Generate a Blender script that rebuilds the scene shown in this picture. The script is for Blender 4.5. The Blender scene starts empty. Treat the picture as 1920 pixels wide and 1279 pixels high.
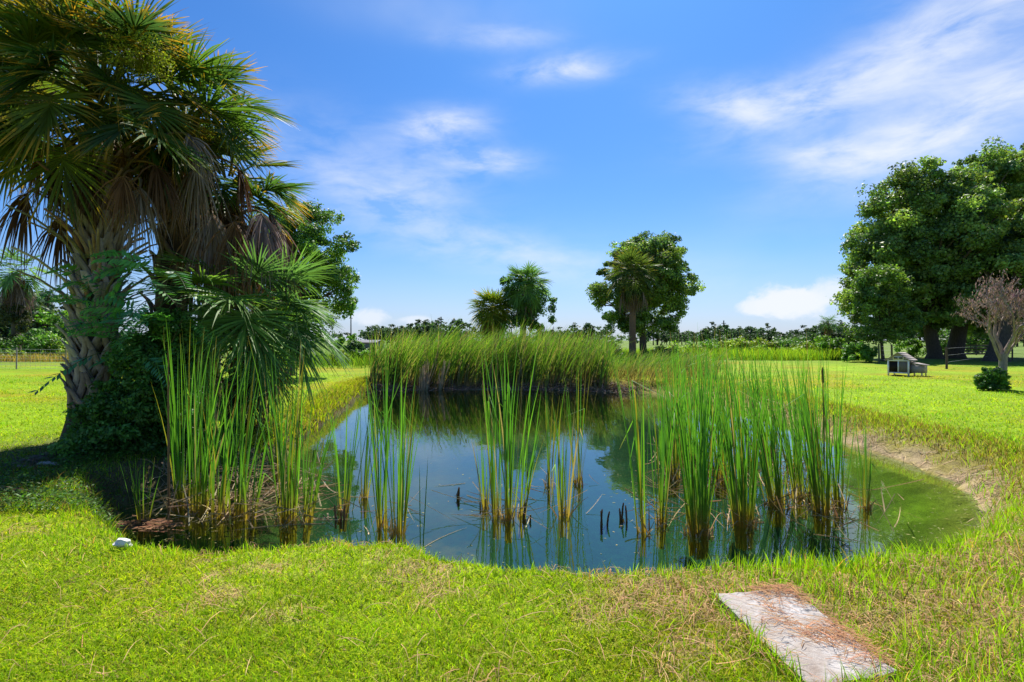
import bpy, math, random
import numpy as np
from mathutils import Vector, Matrix

R = np.random.default_rng(11)
random.seed(5)
F, HX, HY, CAMZ = 1000.0, 960.0, 638.0, 1.6
WL = -0.42                                   # pond water level
SUN = np.array([0.14, 0.58, 0.80]); SUN /= np.linalg.norm(SUN)
def X(px, D): return (px - HX) / F * D
def Z(py, D): return CAMZ + (HY - py) / F * D
scene = bpy.context.scene
C = scene.collection

# ------------------------------------------------------------------ numpy noise
_perm = R.permutation(4096)
_val = R.random(4096)
def vnoise(x, y, s=0):
    x = np.asarray(x, float); y = np.asarray(y, float)
    xi = np.floor(x).astype(int); yi = np.floor(y).astype(int)
    fx = x - xi; fy = y - yi
    fx = fx*fx*(3-2*fx); fy = fy*fy*(3-2*fy)
    def h(a, b): return _val[_perm[(_perm[(a + s*57) & 4095] + b) & 4095]]
    return (h(xi, yi)*(1-fx) + h(xi+1, yi)*fx)*(1-fy) + (h(xi, yi+1)*(1-fx) + h(xi+1, yi+1)*fx)*fy
def fbm(x, y, s=0, o=4):
    t = 0; a = .5; n = 0
    for k in range(o):
        t = t + a*vnoise(x*2**k, y*2**k, s+k); n += a; a *= .5
    return t/n
def sst(a, b, x):
    t = np.clip((np.asarray(x, float)-a)/(b-a), 0, 1); return t*t*(3-2*t)
def unit(v): return v/np.maximum(np.linalg.norm(v, axis=-1, keepdims=True), 1e-9)
def rdir(n): return unit(R.normal(size=(n, 3)))

# ------------------------------------------------------------------ object helpers
def tag(o, label=None, cat=None, group=None, kind=None):
    if label: o['label'] = label
    if cat: o['category'] = cat
    if group: o['group'] = group
    if kind: o['kind'] = kind
    return o
def empty(name, loc):
    o = bpy.data.objects.new(name, None); C.objects.link(o); o.location = loc
    o.empty_display_size = .2
    return o
def thing(name, label, cat, loc, group=None):
    return tag(empty(name, loc), label, cat, group)
class MB:
    def __init__(s): s.v = []; s.q = []; s.c = []; s.n = 0
    def add(s, v, q, c):
        v = np.asarray(v, float).reshape(-1, 3); q = np.asarray(q, int).reshape(-1, 4)
        c = np.broadcast_to(np.asarray(c, float), v.shape)
        s.v.append(v); s.q.append(q + s.n); s.c.append(c); s.n += len(v)
    def ribbons(s, P, W, S, Cc):
        N, K, _ = P.shape
        S = np.broadcast_to(S, P.shape); W = np.broadcast_to(W, (N, K))[..., None]
        V = np.stack([P - S*W/2, P + S*W/2], 2)
        Cc = np.broadcast_to(np.asarray(Cc, float), P.shape)
        CC = np.repeat(Cc[:, :, None, :], 2, 2)
        b = (np.arange(N)*K*2)[:, None] + (np.arange(K-1)*2)[None]
        q = np.stack([b, b+1, b+3, b+2], -1)
        s.add(V, q, CC.reshape(-1, 3))
    def leaves(s, P, Dr, Nn, L, W, Cc):
        # a leaf is a kite of one quad: base, left, tip, right
        n = len(P); L = np.broadcast_to(L, n)[:, None]; W = np.broadcast_to(W, n)[:, None]
        Sd = unit(np.cross(Dr, Nn))
        V = np.stack([P, P + Dr*L*.45 + Sd*W/2, P + Dr*L, P + Dr*L*.45 - Sd*W/2], 1)
        Cc = np.broadcast_to(np.asarray(Cc, float), (n, 3))
        s.add(V, np.arange(n*4).reshape(n, 4), np.repeat(Cc, 4, 0))
    def tube(s, pts, rad, sides=6, col=(.2, .2, .2), sq=None):
        pts = np.asarray(pts, float); K = len(pts); rad = np.broadcast_to(rad, K)
        T = unit(np.gradient(pts, axis=0))
        ref = np.array([0, 0, 1.]) if abs(T[:, 2]).mean() < .8 else np.array([1., 0, 0])
        U = unit(np.cross(T, ref)); Wv = np.cross(T, U)
        a = np.linspace(0, 2*math.pi, sides, endpoint=False)
        V = pts[:, None] + rad[:, None, None]*(np.cos(a)[None, :, None]*U[:, None] + np.sin(a)[None, :, None]*Wv[:, None])
        i = np.arange(K-1)[:, None]*sides; j = np.arange(sides)[None]; j2 = (j+1) % sides
        q = np.stack([i+j, i+j2, i+sides+j2, i+sides+j], -1)
        col = np.asarray(col, float)
        cc = np.repeat(np.broadcast_to(col, (K, 3)) if col.ndim > 1 else np.broadcast_to(col, (K, 3)), sides, 0)
        s.add(V, q, cc)
    def strap(s, pts, width, thick, nrm, col):
        pts = np.asarray(pts, float); K = len(pts)
        T = unit(np.gradient(pts, axis=0)); Nn = np.broadcast_to(np.asarray(nrm, float), pts.shape)
        Sd = unit(np.cross(T, Nn)); Nn = np.cross(Sd, T)
        w = np.broadcast_to(width, K)[:, None]/2; t = np.broadcast_to(thick, K)[:, None]/2
        V = np.stack([pts-Sd*w-Nn*t, pts+Sd*w-Nn*t, pts+Sd*w*.7+Nn*t, pts-Sd*w*.7+Nn*t], 1)
        i = np.arange(K-1)[:, None]*4; j = np.arange(4)[None]; j2 = (j+1) % 4
        q = np.stack([i+j, i+j2, i+4+j2, i+4+j], -1).reshape(-1, 4)
        q = np.vstack([q, [[0, 3, 2, 1]], [[4*K-4, 4*K-3, 4*K-2, 4*K-1]]])
        col = np.asarray(col, float)
        cc = np.repeat(np.broadcast_to(col, (K, 3)), 4, 0)
        s.add(V, q, cc)
    def box(s, lo, hi, col, M=None):
        x0, y0, z0 = lo; x1, y1, z1 = hi
        v = np.array([[x0,y0,z0],[x1,y0,z0],[x1,y1,z0],[x0,y1,z0],[x0,y0,z1],[x1,y0,z1],[x1,y1,z1],[x0,y1,z1]], float)
        if M is not None: v = v @ M.T
        s.add(v, [[0,3,2,1],[4,5,6,7],[0,1,5,4],[1,2,6,5],[2,3,7,6],[3,0,4,7]], col)
    def mesh(s, name, mat, smooth=False):
        me = bpy.data.meshes.new(name)
        v = np.concatenate(s.v); q = np.concatenate(s.q); c = np.concatenate(s.c)
        me.vertices.add(len(v)); me.vertices.foreach_set('co', v.astype(np.float32).ravel())
        me.loops.add(len(q)*4); me.loops.foreach_set('vertex_index', q.astype(np.int32).ravel())
        me.polygons.add(len(q)); me.polygons.foreach_set('loop_start', np.arange(len(q), dtype=np.int32)*4)
        if smooth: me.polygons.foreach_set('use_smooth', np.ones(len(q), bool))
        me.update(calc_edges=True)
        a = me.attributes.new('Col', 'FLOAT_COLOR', 'POINT')
        a.data.foreach_set('color', np.hstack([np.clip(c, 0, 1), np.ones((len(c), 1))]).astype(np.float32).ravel())
        me.materials.append(mat)
        return me
    def build(s, name, mat, parent=None, loc=None, smooth=False):
        o = bpy.data.objects.new(name, s.mesh(name, mat, smooth)); C.objects.link(o)
        if parent is not None: o.parent = parent
        if loc is not None: o.location = loc
        return o
def vary(col, n, amt=.25, hue=.1):
    col = np.asarray(col, float)
    v = np.broadcast_to(col, (n, 3))*(1 + R.normal(0, amt, (n, 1)))
    v = v*(1 + R.normal(0, hue, (n, 3)))
    return np.clip(v, .004, .95)

# ------------------------------------------------------------------ materials
def new_mat(name):
    m = bpy.data.materials.new(name); m.use_nodes = True
    nt = m.node_tree; nt.nodes.clear()
    return m, nt
def N(nt, t, **k):
    n = nt.nodes.new(t)
    for a, b in k.items():
        if a in n.inputs.keys() if isinstance(a, str) else False: n.inputs[a].default_value = b
        else: setattr(n, a, b)
    return n
def col_attr(nt): return N(nt, 'ShaderNodeAttribute', attribute_name='Col')
def foliage(name, rough=.5, trans=.35, spec=.3, tmul=(1.25, 1.35, .55)):
    m, nt = new_mat(name); L = nt.links.new
    a = col_attr(nt)
    p = N(nt, 'ShaderNodeBsdfPrincipled'); p.inputs['Roughness'].default_value = rough
    p.inputs['Specular IOR Level'].default_value = spec
    L(a.outputs['Color'], p.inputs['Base Color'])
    mx = N(nt, 'ShaderNodeMix', data_type='RGBA', blend_type='MULTIPLY'); mx.inputs[0].default_value = 1
    L(a.outputs['Color'], mx.inputs[6]); mx.inputs[7].default_value = (*tmul, 1)
    t = N(nt, 'ShaderNodeBsdfTranslucent'); L(mx.outputs[2], t.inputs['Color'])
    ms = N(nt, 'ShaderNodeMixShader'); ms.inputs[0].default_value = trans
    L(p.outputs[0], ms.inputs[1]); L(t.outputs[0], ms.inputs[2])
    o = N(nt, 'ShaderNodeOutputMaterial'); L(ms.outputs[0], o.inputs[0])
    return m
def solid(name, rough=.8, scale=30, amt=.35, bump=.3, spec=.2, stretch=(1, 1, 1)):
    m, nt = new_mat(name); L = nt.links.new
    a = col_attr(nt)
    tc = N(nt, 'ShaderNodeTexCoord'); mp = N(nt, 'ShaderNodeMapping'); mp.inputs['Scale'].default_value = stretch
    L(tc.outputs['Object'], mp.inputs[0])
    no = N(nt, 'ShaderNodeTexNoise'); no.inputs['Scale'].default_value = scale; no.inputs['Detail'].default_value = 6
    no.inputs['Roughness'].default_value = .65
    L(mp.outputs[0], no.inputs['Vector'])
    mr = N(nt, 'ShaderNodeMapRange'); mr.inputs[1].default_value = .25; mr.inputs[2].default_value = .75
    mr.inputs[3].default_value = 1-amt; mr.inputs[4].default_value = 1+amt
    L(no.outputs[0], mr.inputs[0])
    mx = N(nt, 'ShaderNodeVectorMath', operation='SCALE')
    L(a.outputs['Color'], mx.inputs[0]); L(mr.outputs[0], mx.inputs['Scale'])
    p = N(nt, 'ShaderNodeBsdfPrincipled'); p.inputs['Roughness'].default_value = rough
    p.inputs['Specular IOR Level'].default_value = spec
    L(mx.outputs[0], p.inputs['Base Color'])
    b = N(nt, 'ShaderNodeBump'); b.inputs['Strength'].default_value = bump; b.inputs['Distance'].default_value = .02
    L(no.outputs[0], b.inputs['Height']); L(b.outputs[0], p.inputs['Normal'])
    o = N(nt, 'ShaderNodeOutputMaterial'); L(p.outputs[0], o.inputs[0])
    return m
M_palm = foliage('palm_leaf', .5, .45, .28)
M_dead = foliage('dead_palm_leaf', .7, .25, .2, (1.2, 1.0, .8))
M_leaf = foliage('broad_leaf', .5, .42, .35, (1.25, 1.35, .5))
M_reed = foliage('reed_leaf', .5, .48, .25)
M_grass = foliage('grass_blade', .7, .5, .04, (1.45, 1.55, .4))
M_dry = foliage('dry_stalk', .75, .15, .2, (1.1, 1, .8))
M_bark = solid('bark', .9, 14, .45, .8, stretch=(1, 1, .35))
M_boot = solid('palm_boot', .85, 26, .35, .5, stretch=(1, 1, .5))
M_paint = solid('coop_paint', .6, 12, .12, .1)
M_wood = solid('weathered_wood', .85, 20, .3, .4, stretch=(1, 1, .3))
M_metal = solid('fence_wire', .4, 20, .1, .05, .5)
M_roof = solid('shed_sheet', .6, 3, .12, .1)

# ------------------------------------------------------------------ pond outline and terrain
def wpt(px, py):
    D = (CAMZ-WL)*F/(py-HY); return (X(px, D), D)
_out = [(226,1016),(264,1064),(330,1090),(430,1099),(560,1082),(650,1068),(760,1074),(850,1090),(960,1108),(1100,1128),
 (1300,1132),(1500,1124),(1650,1100),(1765,1054),(1826,992),(1836,950),(1790,905),(1700,868),(1600,838),(1500,800),(1400,768),
 (1300,745),(1215,737),(1100,731),(960,729),(800,729),(705,733),(672,745),(648,768),(610,795),(560,828),(520,862),(460,890),
 (380,905),(300,925),(240,950),(212,985)]
POND = np.array([wpt(*p) for p in _out])
def sdist(x, y):
    x = np.asarray(x, float).ravel(); y = np.asarray(y, float).ravel()
    best = np.full(x.shape, 1e9); ins = np.zeros(x.shape, bool)
    A = POND; B = np.roll(POND, -1, 0)
    for (ax, ay), (bx, by) in zip(A, B):
        ex, ey = bx-ax, by-ay
        t = np.clip(((x-ax)*ex + (y-ay)*ey)/(ex*ex+ey*ey), 0, 1)
        best = np.minimum(best, (x-ax-t*ex)**2 + (y-ay-t*ey)**2)
        cr = ((ay > y) != (by > y)) & (x < (bx-ax)*(y-ay)/((by-ay) if by != ay else 1e-9) + ax)
        ins ^= cr
    d = np.sqrt(best)
    return np.where(ins, -d, d)
def height(x, y, d=None):
    shp = np.shape(x); x = np.ravel(x).astype(float); y = np.ravel(y).astype(float)
    d = sdist(x, y) if d is None else np.ravel(d)
    dn = d + (fbm(x*1.1, y*1.1, 3)-.5)*.35 + (fbm(x*4, y*4, 6)-.5)*.22
    right = sst(3.0, 5.5, x)*sst(4.5, 6, y)
    bw = .55 + .45*right - .15*sst(-1, -4, x)
    t = np.clip(dn/bw, 0, 1)
    out = WL + (0-WL)*(1-(1-t)**(1.6-.35*right))
    out = out + (fbm(x*.25, y*.25, 9)-.5)*.12*sst(0, 3, d) + (fbm(x*1.6, y*1.6, 12)-.5)*.07*sst(.1, 1, d)
    far = np.hypot(x, y)
    out = out + (fbm(x*.02, y*.02, 22)-.5)*.5*sst(60, 150, far)
    shallow = np.clip(right + .7*sst(-2.6, -3.6, x)*sst(7, 5.5, y), 0, 1)
    dep = 1.5 - .9*shallow
    inn = WL - dep*(1-np.exp(np.minimum(dn, 0)/(.55+.9*shallow)))
    z = np.where(dn > 0, out, inn)
    return z.reshape(shp)
def gz(x, y): return float(height(np.array([x]), np.array([y]))[0])

LG = np.array([.18, .285, .008])     # sunny lawn
def ground_color(x, y, d):
    n1 = fbm(x*.9, y*.9, 31); n2 = fbm(x*4, y*4, 35); n3 = fbm(x*.2, y*.2, 38)
    c = LG*(.5+.5*n2+.6*fbm(x*.45, y*.45, 64))[:, None]
    yel = sst(.45, .7, n3*.6+n1*.4)[:, None]
    c = c*(1-yel) + np.array([.26, .25, .012])*yel
    straw = np.array([.33, .235, .11])
    near = sst(9, 5, np.hypot(x, y))
    rightdry = sst(.6, 2.6, x)*sst(7.5, 5, y)
    leftdry = np.exp(-((x+.5)/1.6)**2-((y-4.0)/.6)**2)
    m = np.clip(sst(.50, .68, n1*.55+n2*.45 + .10*rightdry + .08*leftdry)*near, 0, 1)[:, None]*.8
    c = c*(1-m) + straw*m
    th_ = (sst(8, 4.5, np.hypot(x, y))*(.30+.5*rightdry))[:, None]; c = c*(1-th_) + np.array([.25, .185, .06])*(.7+.6*n2)[:, None]*th_
    # bank: dry fringe, sand on the right, dark mud on the left and far side
    right = sst(3.2, 5.0, x)*sst(4.9, 5.8, y)
    fr = sst(1.5, .5, d + (n1-.5)*1.2)*right
    sand = np.array([.36, .265, .165])*(.45+1.1*n2)[:, None]
    dryc = np.array([.24, .17, .06])
    c = c*(1-fr[:, None]*.75) + dryc*fr[:, None]*.75
    s = (sst(.38, .08, d+(n2-.5)*.6+(n1-.5)*.6)*right*sst(13, 9.5, y))[:, None]*.85
    c = c*(1-s) + sand*s
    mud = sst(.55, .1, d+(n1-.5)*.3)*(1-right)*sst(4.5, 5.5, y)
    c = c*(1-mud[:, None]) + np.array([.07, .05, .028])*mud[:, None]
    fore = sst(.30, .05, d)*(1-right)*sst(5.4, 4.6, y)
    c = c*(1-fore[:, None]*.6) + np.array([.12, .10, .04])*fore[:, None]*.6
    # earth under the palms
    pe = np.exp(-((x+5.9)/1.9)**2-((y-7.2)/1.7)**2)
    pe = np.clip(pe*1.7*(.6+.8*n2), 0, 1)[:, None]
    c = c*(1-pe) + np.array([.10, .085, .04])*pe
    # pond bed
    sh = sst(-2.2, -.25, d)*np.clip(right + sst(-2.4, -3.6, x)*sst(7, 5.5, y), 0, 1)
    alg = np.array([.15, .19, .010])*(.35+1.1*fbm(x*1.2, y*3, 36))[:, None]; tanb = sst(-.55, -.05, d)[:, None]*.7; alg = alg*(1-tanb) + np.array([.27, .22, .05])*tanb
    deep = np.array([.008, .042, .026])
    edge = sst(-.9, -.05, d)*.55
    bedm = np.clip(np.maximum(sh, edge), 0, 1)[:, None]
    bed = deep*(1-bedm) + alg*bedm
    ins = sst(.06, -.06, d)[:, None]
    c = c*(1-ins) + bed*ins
    # pasture further off
    f = sst(38, 60, np.hypot(x, y))[:, None]
    c = c*(1-f) + np.array([.13, .19, .035])*(.8+.4*n3)[:, None]*f
    return c
def axis(lo_step, lo_end, grow, end):
    a = [0.]; st = lo_step
    while a[-1] < end:
        a.append(a[-1]+st)
        if a[-1] > lo_end: st *= grow
    return a
xp = axis(.085, 7.5, 1.06, 1800); xs = np.array([-v for v in xp[:0:-1]] + xp)
yp = [1.6]; st = .05
while yp[-1] < 2200:
    yp.append(yp[-1]+st); st = max(.05, min(.012*yp[-1], 1e9)) if yp[-1] < 30 else st*1.05
ys = np.array([-1500, -600, -250, -100, -40, -15, -6, -2, 0, .8, 1.2] + yp)
GX, GY = np.meshgrid(xs, ys)
gd = sdist(GX, GY)
GZ = height(GX, GY, gd)
g = MB()
nx, ny = len(xs), len(ys)
i = np.arange(ny-1)[:, None]*nx + np.arange(nx-1)[None]
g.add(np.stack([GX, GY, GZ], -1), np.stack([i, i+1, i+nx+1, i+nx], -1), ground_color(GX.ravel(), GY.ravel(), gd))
def ground_mat():
    m, nt = new_mat('lawn_ground'); L = nt.links.new
    a = col_attr(nt); tc = N(nt, 'ShaderNodeTexCoord')
    def noise(s, det=5, ro=.6):
        n = N(nt, 'ShaderNodeTexNoise'); n.inputs['Scale'].default_value = s; n.inputs['Detail'].default_value = det
        n.inputs['Roughness'].default_value = ro; L(tc.outputs['Object'], n.inputs['Vector']); return n
    n1 = noise(45, 4, .7); n2 = noise(7, 5, .65); n3 = noise(.6, 4)
    def rng(n, lo, hi, a0=.3, a1=.7):
        r = N(nt, 'ShaderNodeMapRange'); r.inputs[1].default_value = a0; r.inputs[2].default_value = a1
        r.inputs[3].default_value = lo; r.inputs[4].default_value = hi; L(n.outputs[0], r.inputs[0]); return r
    m1 = N(nt, 'ShaderNodeMath', operation='MULTIPLY'); L(rng(n1, .55, 1.4).outputs[0], m1.inputs[0]); L(rng(n2, .75, 1.25).outputs[0], m1.inputs[1])
    m2 = N(nt, 'ShaderNodeMath', operation='MULTIPLY'); L(m1.outputs[0], m2.inputs[0]); L(rng(n3, .85, 1.15).outputs[0], m2.inputs[1])
    sc = N(nt, 'ShaderNodeVectorMath', operation='SCALE'); L(a.outputs['Color'], sc.inputs[0]); L(m2.outputs[0], sc.inputs['Scale'])
    p = N(nt, 'ShaderNodeBsdfPrincipled'); p.inputs['Roughness'].default_value = .9; p.inputs['Specular IOR Level'].default_value = .1
    L(sc.outputs[0], p.inputs['Base Color'])
    b = N(nt, 'ShaderNodeBump'); b.inputs['Strength'].default_value = .6; b.inputs['Distance'].default_value = .03
    L(n1.outputs[0], b.inputs['Height']); L(b.outputs[0], p.inputs['Normal'])
    o = N(nt, 'ShaderNodeOutputMaterial'); L(p.outputs[0], o.inputs[0]); return m
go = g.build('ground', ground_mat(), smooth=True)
tag(go, 'sunny mown lawn and earth banks around the pond', kind='structure')

# pond water
def water_mat():
    m, nt = new_mat('pond_water'); L = nt.links.new
    tc = N(nt, 'ShaderNodeTexCoord'); mp = N(nt, 'ShaderNodeMapping'); mp.inputs['Scale'].default_value = (1, .55, 1)
    L(tc.outputs['Object'], mp.inputs[0])
    no = N(nt, 'ShaderNodeTexNoise'); no.inputs['Scale'].default_value = 5; no.inputs['Detail'].default_value = 3
    L(mp.outputs[0], no.inputs['Vector'])
    b = N(nt, 'ShaderNodeBump'); b.inputs['Strength'].default_value = .035; b.inputs['Distance'].default_value = .05
    L(no.outputs[0], b.inputs['Height'])
    fr = N(nt, 'ShaderNodeFresnel'); fr.inputs['IOR'].default_value = 1.7; L(b.outputs[0], fr.inputs['Normal'])
    tr = N(nt, 'ShaderNodeBsdfTransparent'); tr.inputs['Color'].default_value = (.72, .88, .66, 1)
    gl = N(nt, 'ShaderNodeBsdfGlossy'); gl.inputs['Roughness'].default_value = .025; gl.inputs['Color'].default_value = (.95, .97, 1, 1)
    L(b.outputs[0], gl.inputs['Normal'])
    ms = N(nt, 'ShaderNodeMixShader'); ge = N(nt, 'ShaderNodeNewGeometry'); bf = N(nt, 'ShaderNodeMix', data_type='FLOAT'); L(ge.outputs['Backfacing'], bf.inputs[0]); L(fr.outputs[0], bf.inputs[2]); bf.inputs[3].default_value = .06   # unrefracted: no total internal reflection from below
    L(bf.outputs[0], ms.inputs[0]); L(tr.outputs[0], ms.inputs[1]); L(gl.outputs[0], ms.inputs[2])
    o = N(nt, 'ShaderNodeOutputMaterial'); L(ms.outputs[0], o.inputs[0]); return m
import bmesh
bm = bmesh.new()
cen = POND.mean(0)
pv = []
for k in range(len(POND)):
    p0, p1, p2 = POND[k-1], POND[k], POND[(k+1) % len(POND)]
    t = p2-p0; nrm = np.array([t[1], -t[0]]); nrm /= np.linalg.norm(nrm)
    q = p1 + nrm*.33
    if sdist([q[0]], [q[1]])[0] < 0: q = p1 - nrm*.33
    pv.append(bm.verts.new((q[0]-cen[0], q[1]-cen[1], 0)))
f = bm.faces.new(pv); bmesh.ops.triangulate(bm, faces=[f]); bmesh.ops.recalc_face_normals(bm, faces=bm.faces)
if sum(fc.normal.z for fc in bm.faces) < 0: bmesh.ops.reverse_faces(bm, faces=bm.faces)
wm = bpy.data.meshes.new('pond_water'); bm.to_mesh(wm); bm.free(); wm.materials.append(water_mat())
wo = bpy.data.objects.new('pond_water', wm); C.objects.link(wo); wo.location = (cen[0], cen[1], WL)
tag(wo, 'still green pond water mirroring the sky and trees', kind='structure')

# ------------------------------------------------------------------ palms
G_FRESH = [(.035, .085, .016), (.055, .115, .02), (.03, .07, .025)]
def frond(az, el, pet, Rr, droop, pal, nseg=46, spread=1.9, fold=.35, dead=0., start=.12, wmul=1., sag=1.):
    """petiole + costapalmate fan in palm-crown coordinates"""
    mb = MB()
    h = np.array([math.sin(az), math.cos(az), 0.]); up = np.array([0, 0, 1.])
    p = h*start + up*R.uniform(-.1, .1); pts = [p]; e = el; st = pet/6
    tw = R.normal(0, .05)
    for k in range(6):
        e2 = e - droop*.5*(k/6)
        a2 = az + tw*k
        p = p + st*(math.cos(e2)*np.array([math.sin(a2), math.cos(a2), 0]) + math.sin(e2)*up); pts.append(p)
    pc = pal['pet']
    pb = MB(); pb.tube(pts, np.linspace(.028, .014, 7), 4, pc)
    az = a2; h = np.array([math.sin(az), math.cos(az), 0.])
    e = e2 - droop*.15
    # costa (midrib) recurving
    cp = [p]; ce = e; cl = Rr*.26
    for k in range(5):
        ce -= droop*.20
        cp.append(cp[-1] + cl/5*(math.cos(ce)*h + math.sin(ce)*up))
    cp = np.array(cp)
    pb.tube(cp, np.linspace(.014, .005, 6), 3, pc)
    d0 = math.cos(e-droop*.4)*h + math.sin(e-droop*.4)*up
    s0 = np.cross(d0, up); s0 /= max(np.linalg.norm(s0), 1e-6); n0 = np.cross(s0, d0)
    roll = R.normal(0, .25); s0, n0 = s0*math.cos(roll)+n0*math.sin(roll), n0*math.cos(roll)-s0*math.sin(roll)
    t = np.linspace(-1, 1, nseg) + R.normal(0, .006, nseg)
    phi = t*spread
    ct = np.clip((1-np.abs(t))**.8, 0, 1)*5
    i0 = np.clip(ct.astype(int), 0, 4); fr_ = (ct-i0)[:, None]
    S0 = cp[i0]*(1-fr_) + cp[i0+1]*fr_
    dd = np.cos(phi)[:, None]*d0 + np.sin(phi)[:, None]*s0 + (fold*np.abs(np.sin(phi*.5)))[:, None]*n0
    dd = unit(dd + R.normal(0, .05+.16*dead, dd.shape))
    Ls = Rr*(1-.30*np.abs(t)**1.5)*(1+R.normal(0, .06+.14*dead, nseg))*.9
    u = np.array([0, .22, .48, .74, .9, 1.])
    K = len(u)
    gk = (.05+.20*R.random(nseg)**2*sag + .75*dead)*Rr
    P = S0[:, None] + dd[:, None]*(Ls[:, None]*u[None])[..., None]
    P[..., 2] -= gk[:, None]*u[None]**2.6
    # tips broken down on some
    W = np.array([.012, .029, .030, .019, .009, .002])[None]*np.ones((nseg, 1))*Rr*wmul*(1+.2*R.normal(size=(nseg, 1))*.5)
    sd = unit(np.cross(dd, n0[None]))
    tilt = np.where(np.arange(nseg) % 2 == 0, 1, -1)*.55
    nn = np.cross(sd, dd)
    sd = sd*np.cos(tilt)[:, None] + nn*np.sin(tilt)[:, None]
    base = np.array(pal['leaf'][R.integers(len(pal['leaf']))])
    cc = base[None, None]*(1+R.normal(0, .18, (nseg, 1, 1)))
    cc = np.repeat(cc, K, 1)
    tip = np.array(pal['tip'])
    ta = pal['tipamt']*R.uniform(.3, 1.1)
    m = np.clip((u[None]-(1-ta*(.5+.7*R.random((nseg, 1)))))/.25, 0, 1)[..., None]
    cc = cc*(1-m) + tip*m*(1+R.normal(0, .15, (nseg, 1, 1)))
    mb.ribbons(P, W, sd[:, None], np.clip(cc, .004, .9))
    return mb, pb
PAL_OR = dict(leaf=[(0.061,0.124,0.032),(0.080,0.148,0.028),(0.052,0.104,0.042),(0.103,0.148,0.025)], tip=(.48,.25,.025), tipamt=.46, pet=(.14,.17,.04))
PAL_GR = dict(leaf=[(.13,.25,.065),(.17,.30,.06),(.11,.22,.085)], tip=(.18,.20,.04), tipamt=.15, pet=(.10,.16,.04))
PAL_YE = dict(leaf=[(0.143,0.195,0.018),(0.182,0.221,0.016),(0.104,0.169,0.019)], tip=(.40,.26,.03), tipamt=.5, pet=(.2,.2,.05))
PAL_DK = dict(leaf=[(0.065,0.143,0.039),(0.078,0.169,0.039)], tip=(.16,.15,.03), tipamt=.25, pet=(.08,.12,.03))
PAL_MX = dict(leaf=[(.085,.13,.03),(.07,.115,.03),(.12,.145,.025)], tip=(.34,.24,.05), tipamt=.4, pet=(.2,.2,.06))
PAL_DB = dict(leaf=[(.15,.075,.035),(.11,.055,.028),(.20,.11,.05)], tip=(.22,.13,.06), tipamt=.3, pet=(.18,.11,.05))
PAL_DG = dict(leaf=[(.26,.20,.16),(.22,.17,.14)], tip=(.30,.24,.19), tipamt=.4, pet=(.22,.17,.12))
PAL_DP = dict(leaf=[(.20,.14,.13),(.24,.17,.155)], tip=(.27,.2,.17), tipamt=.3, pet=(.2,.14,.1))
def palm_trunk(root, path, rad, boots=None, bootcol=(.30, .235, .165), core=(.07, .045, .03), bl=.26, bw=.085, flare=.12):
    """tapered trunk tube with the criss-cross weave of old split leaf bases"""
    mb = MB(); path = np.array(path, float)
    K = 14; tt = np.linspace(0, 1, K)
    seg = np.linspace(0, 1, len(path))
    pp = np.stack([np.interp(tt, seg, path[:, a]) for a in range(3)], 1)
    rr = np.interp(tt, np.linspace(0, 1, len(rad)), rad)
    rr[0] += flare; rr[1] += flare*.45
    cols = np.array(core)[None]*(1+R.normal(0, .1, (K, 1)))
    mb.tube(pp, rr, 14, cols)
    if boots:
        n, z0, z1 = boots
        for k in range(n):
            f = z0 + (z1-z0)*(k+.5)/n
            a = k*2.39996 + R.normal(0, .10)
            c = np.array([np.interp(f, tt, pp[:, j]) for j in range(3)])
            r = float(np.interp(f, tt, rr))
            out = np.array([math.sin(a), math.cos(a), 0])
            def sp(aa, dz, rr_):
                return c + np.array([math.sin(aa)*rr_, math.cos(aa)*rr_, dz])
            grow = .4 + .9*f
            L_ = bl*(.85+.3*R.random())
            cl = np.array(bootcol)*(1+R.normal(0, .16))*np.array([1, 1+R.normal(0, .03), 1+R.normal(0, .06)])
            if f < .22: cl = cl*np.array([.75, .7, .68])
            stub = R.uniform(.35, 1.1)*grow
            for sg in (-1, 1):
                da = sg*min(1.0, .16/r)*R.uniform(.85, 1.25)
                pts = [sp(a+da*1.15, -L_*.75, r*.98), sp(a+da*.72, -L_*.32, r+.035), sp(a+da*.30, L_*.05, r+.06),
                       sp(a+da*.10, L_*.42, r+.085+.05*stub), sp(a+da*.05, L_*(.55+.35*stub), r+.11+.20*stub)]
                w = np.array([bw*.9, bw*1.05, bw, bw*.85, bw*.5])*(.9+.2*R.random())
                mb.strap(pts, w, np.array([.016, .026, .03, .028, .014]), out, np.array([cl*.8, cl, cl*1.05, cl, cl*.85]))
    return mb.build('trunk', M_boot, root)
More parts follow.
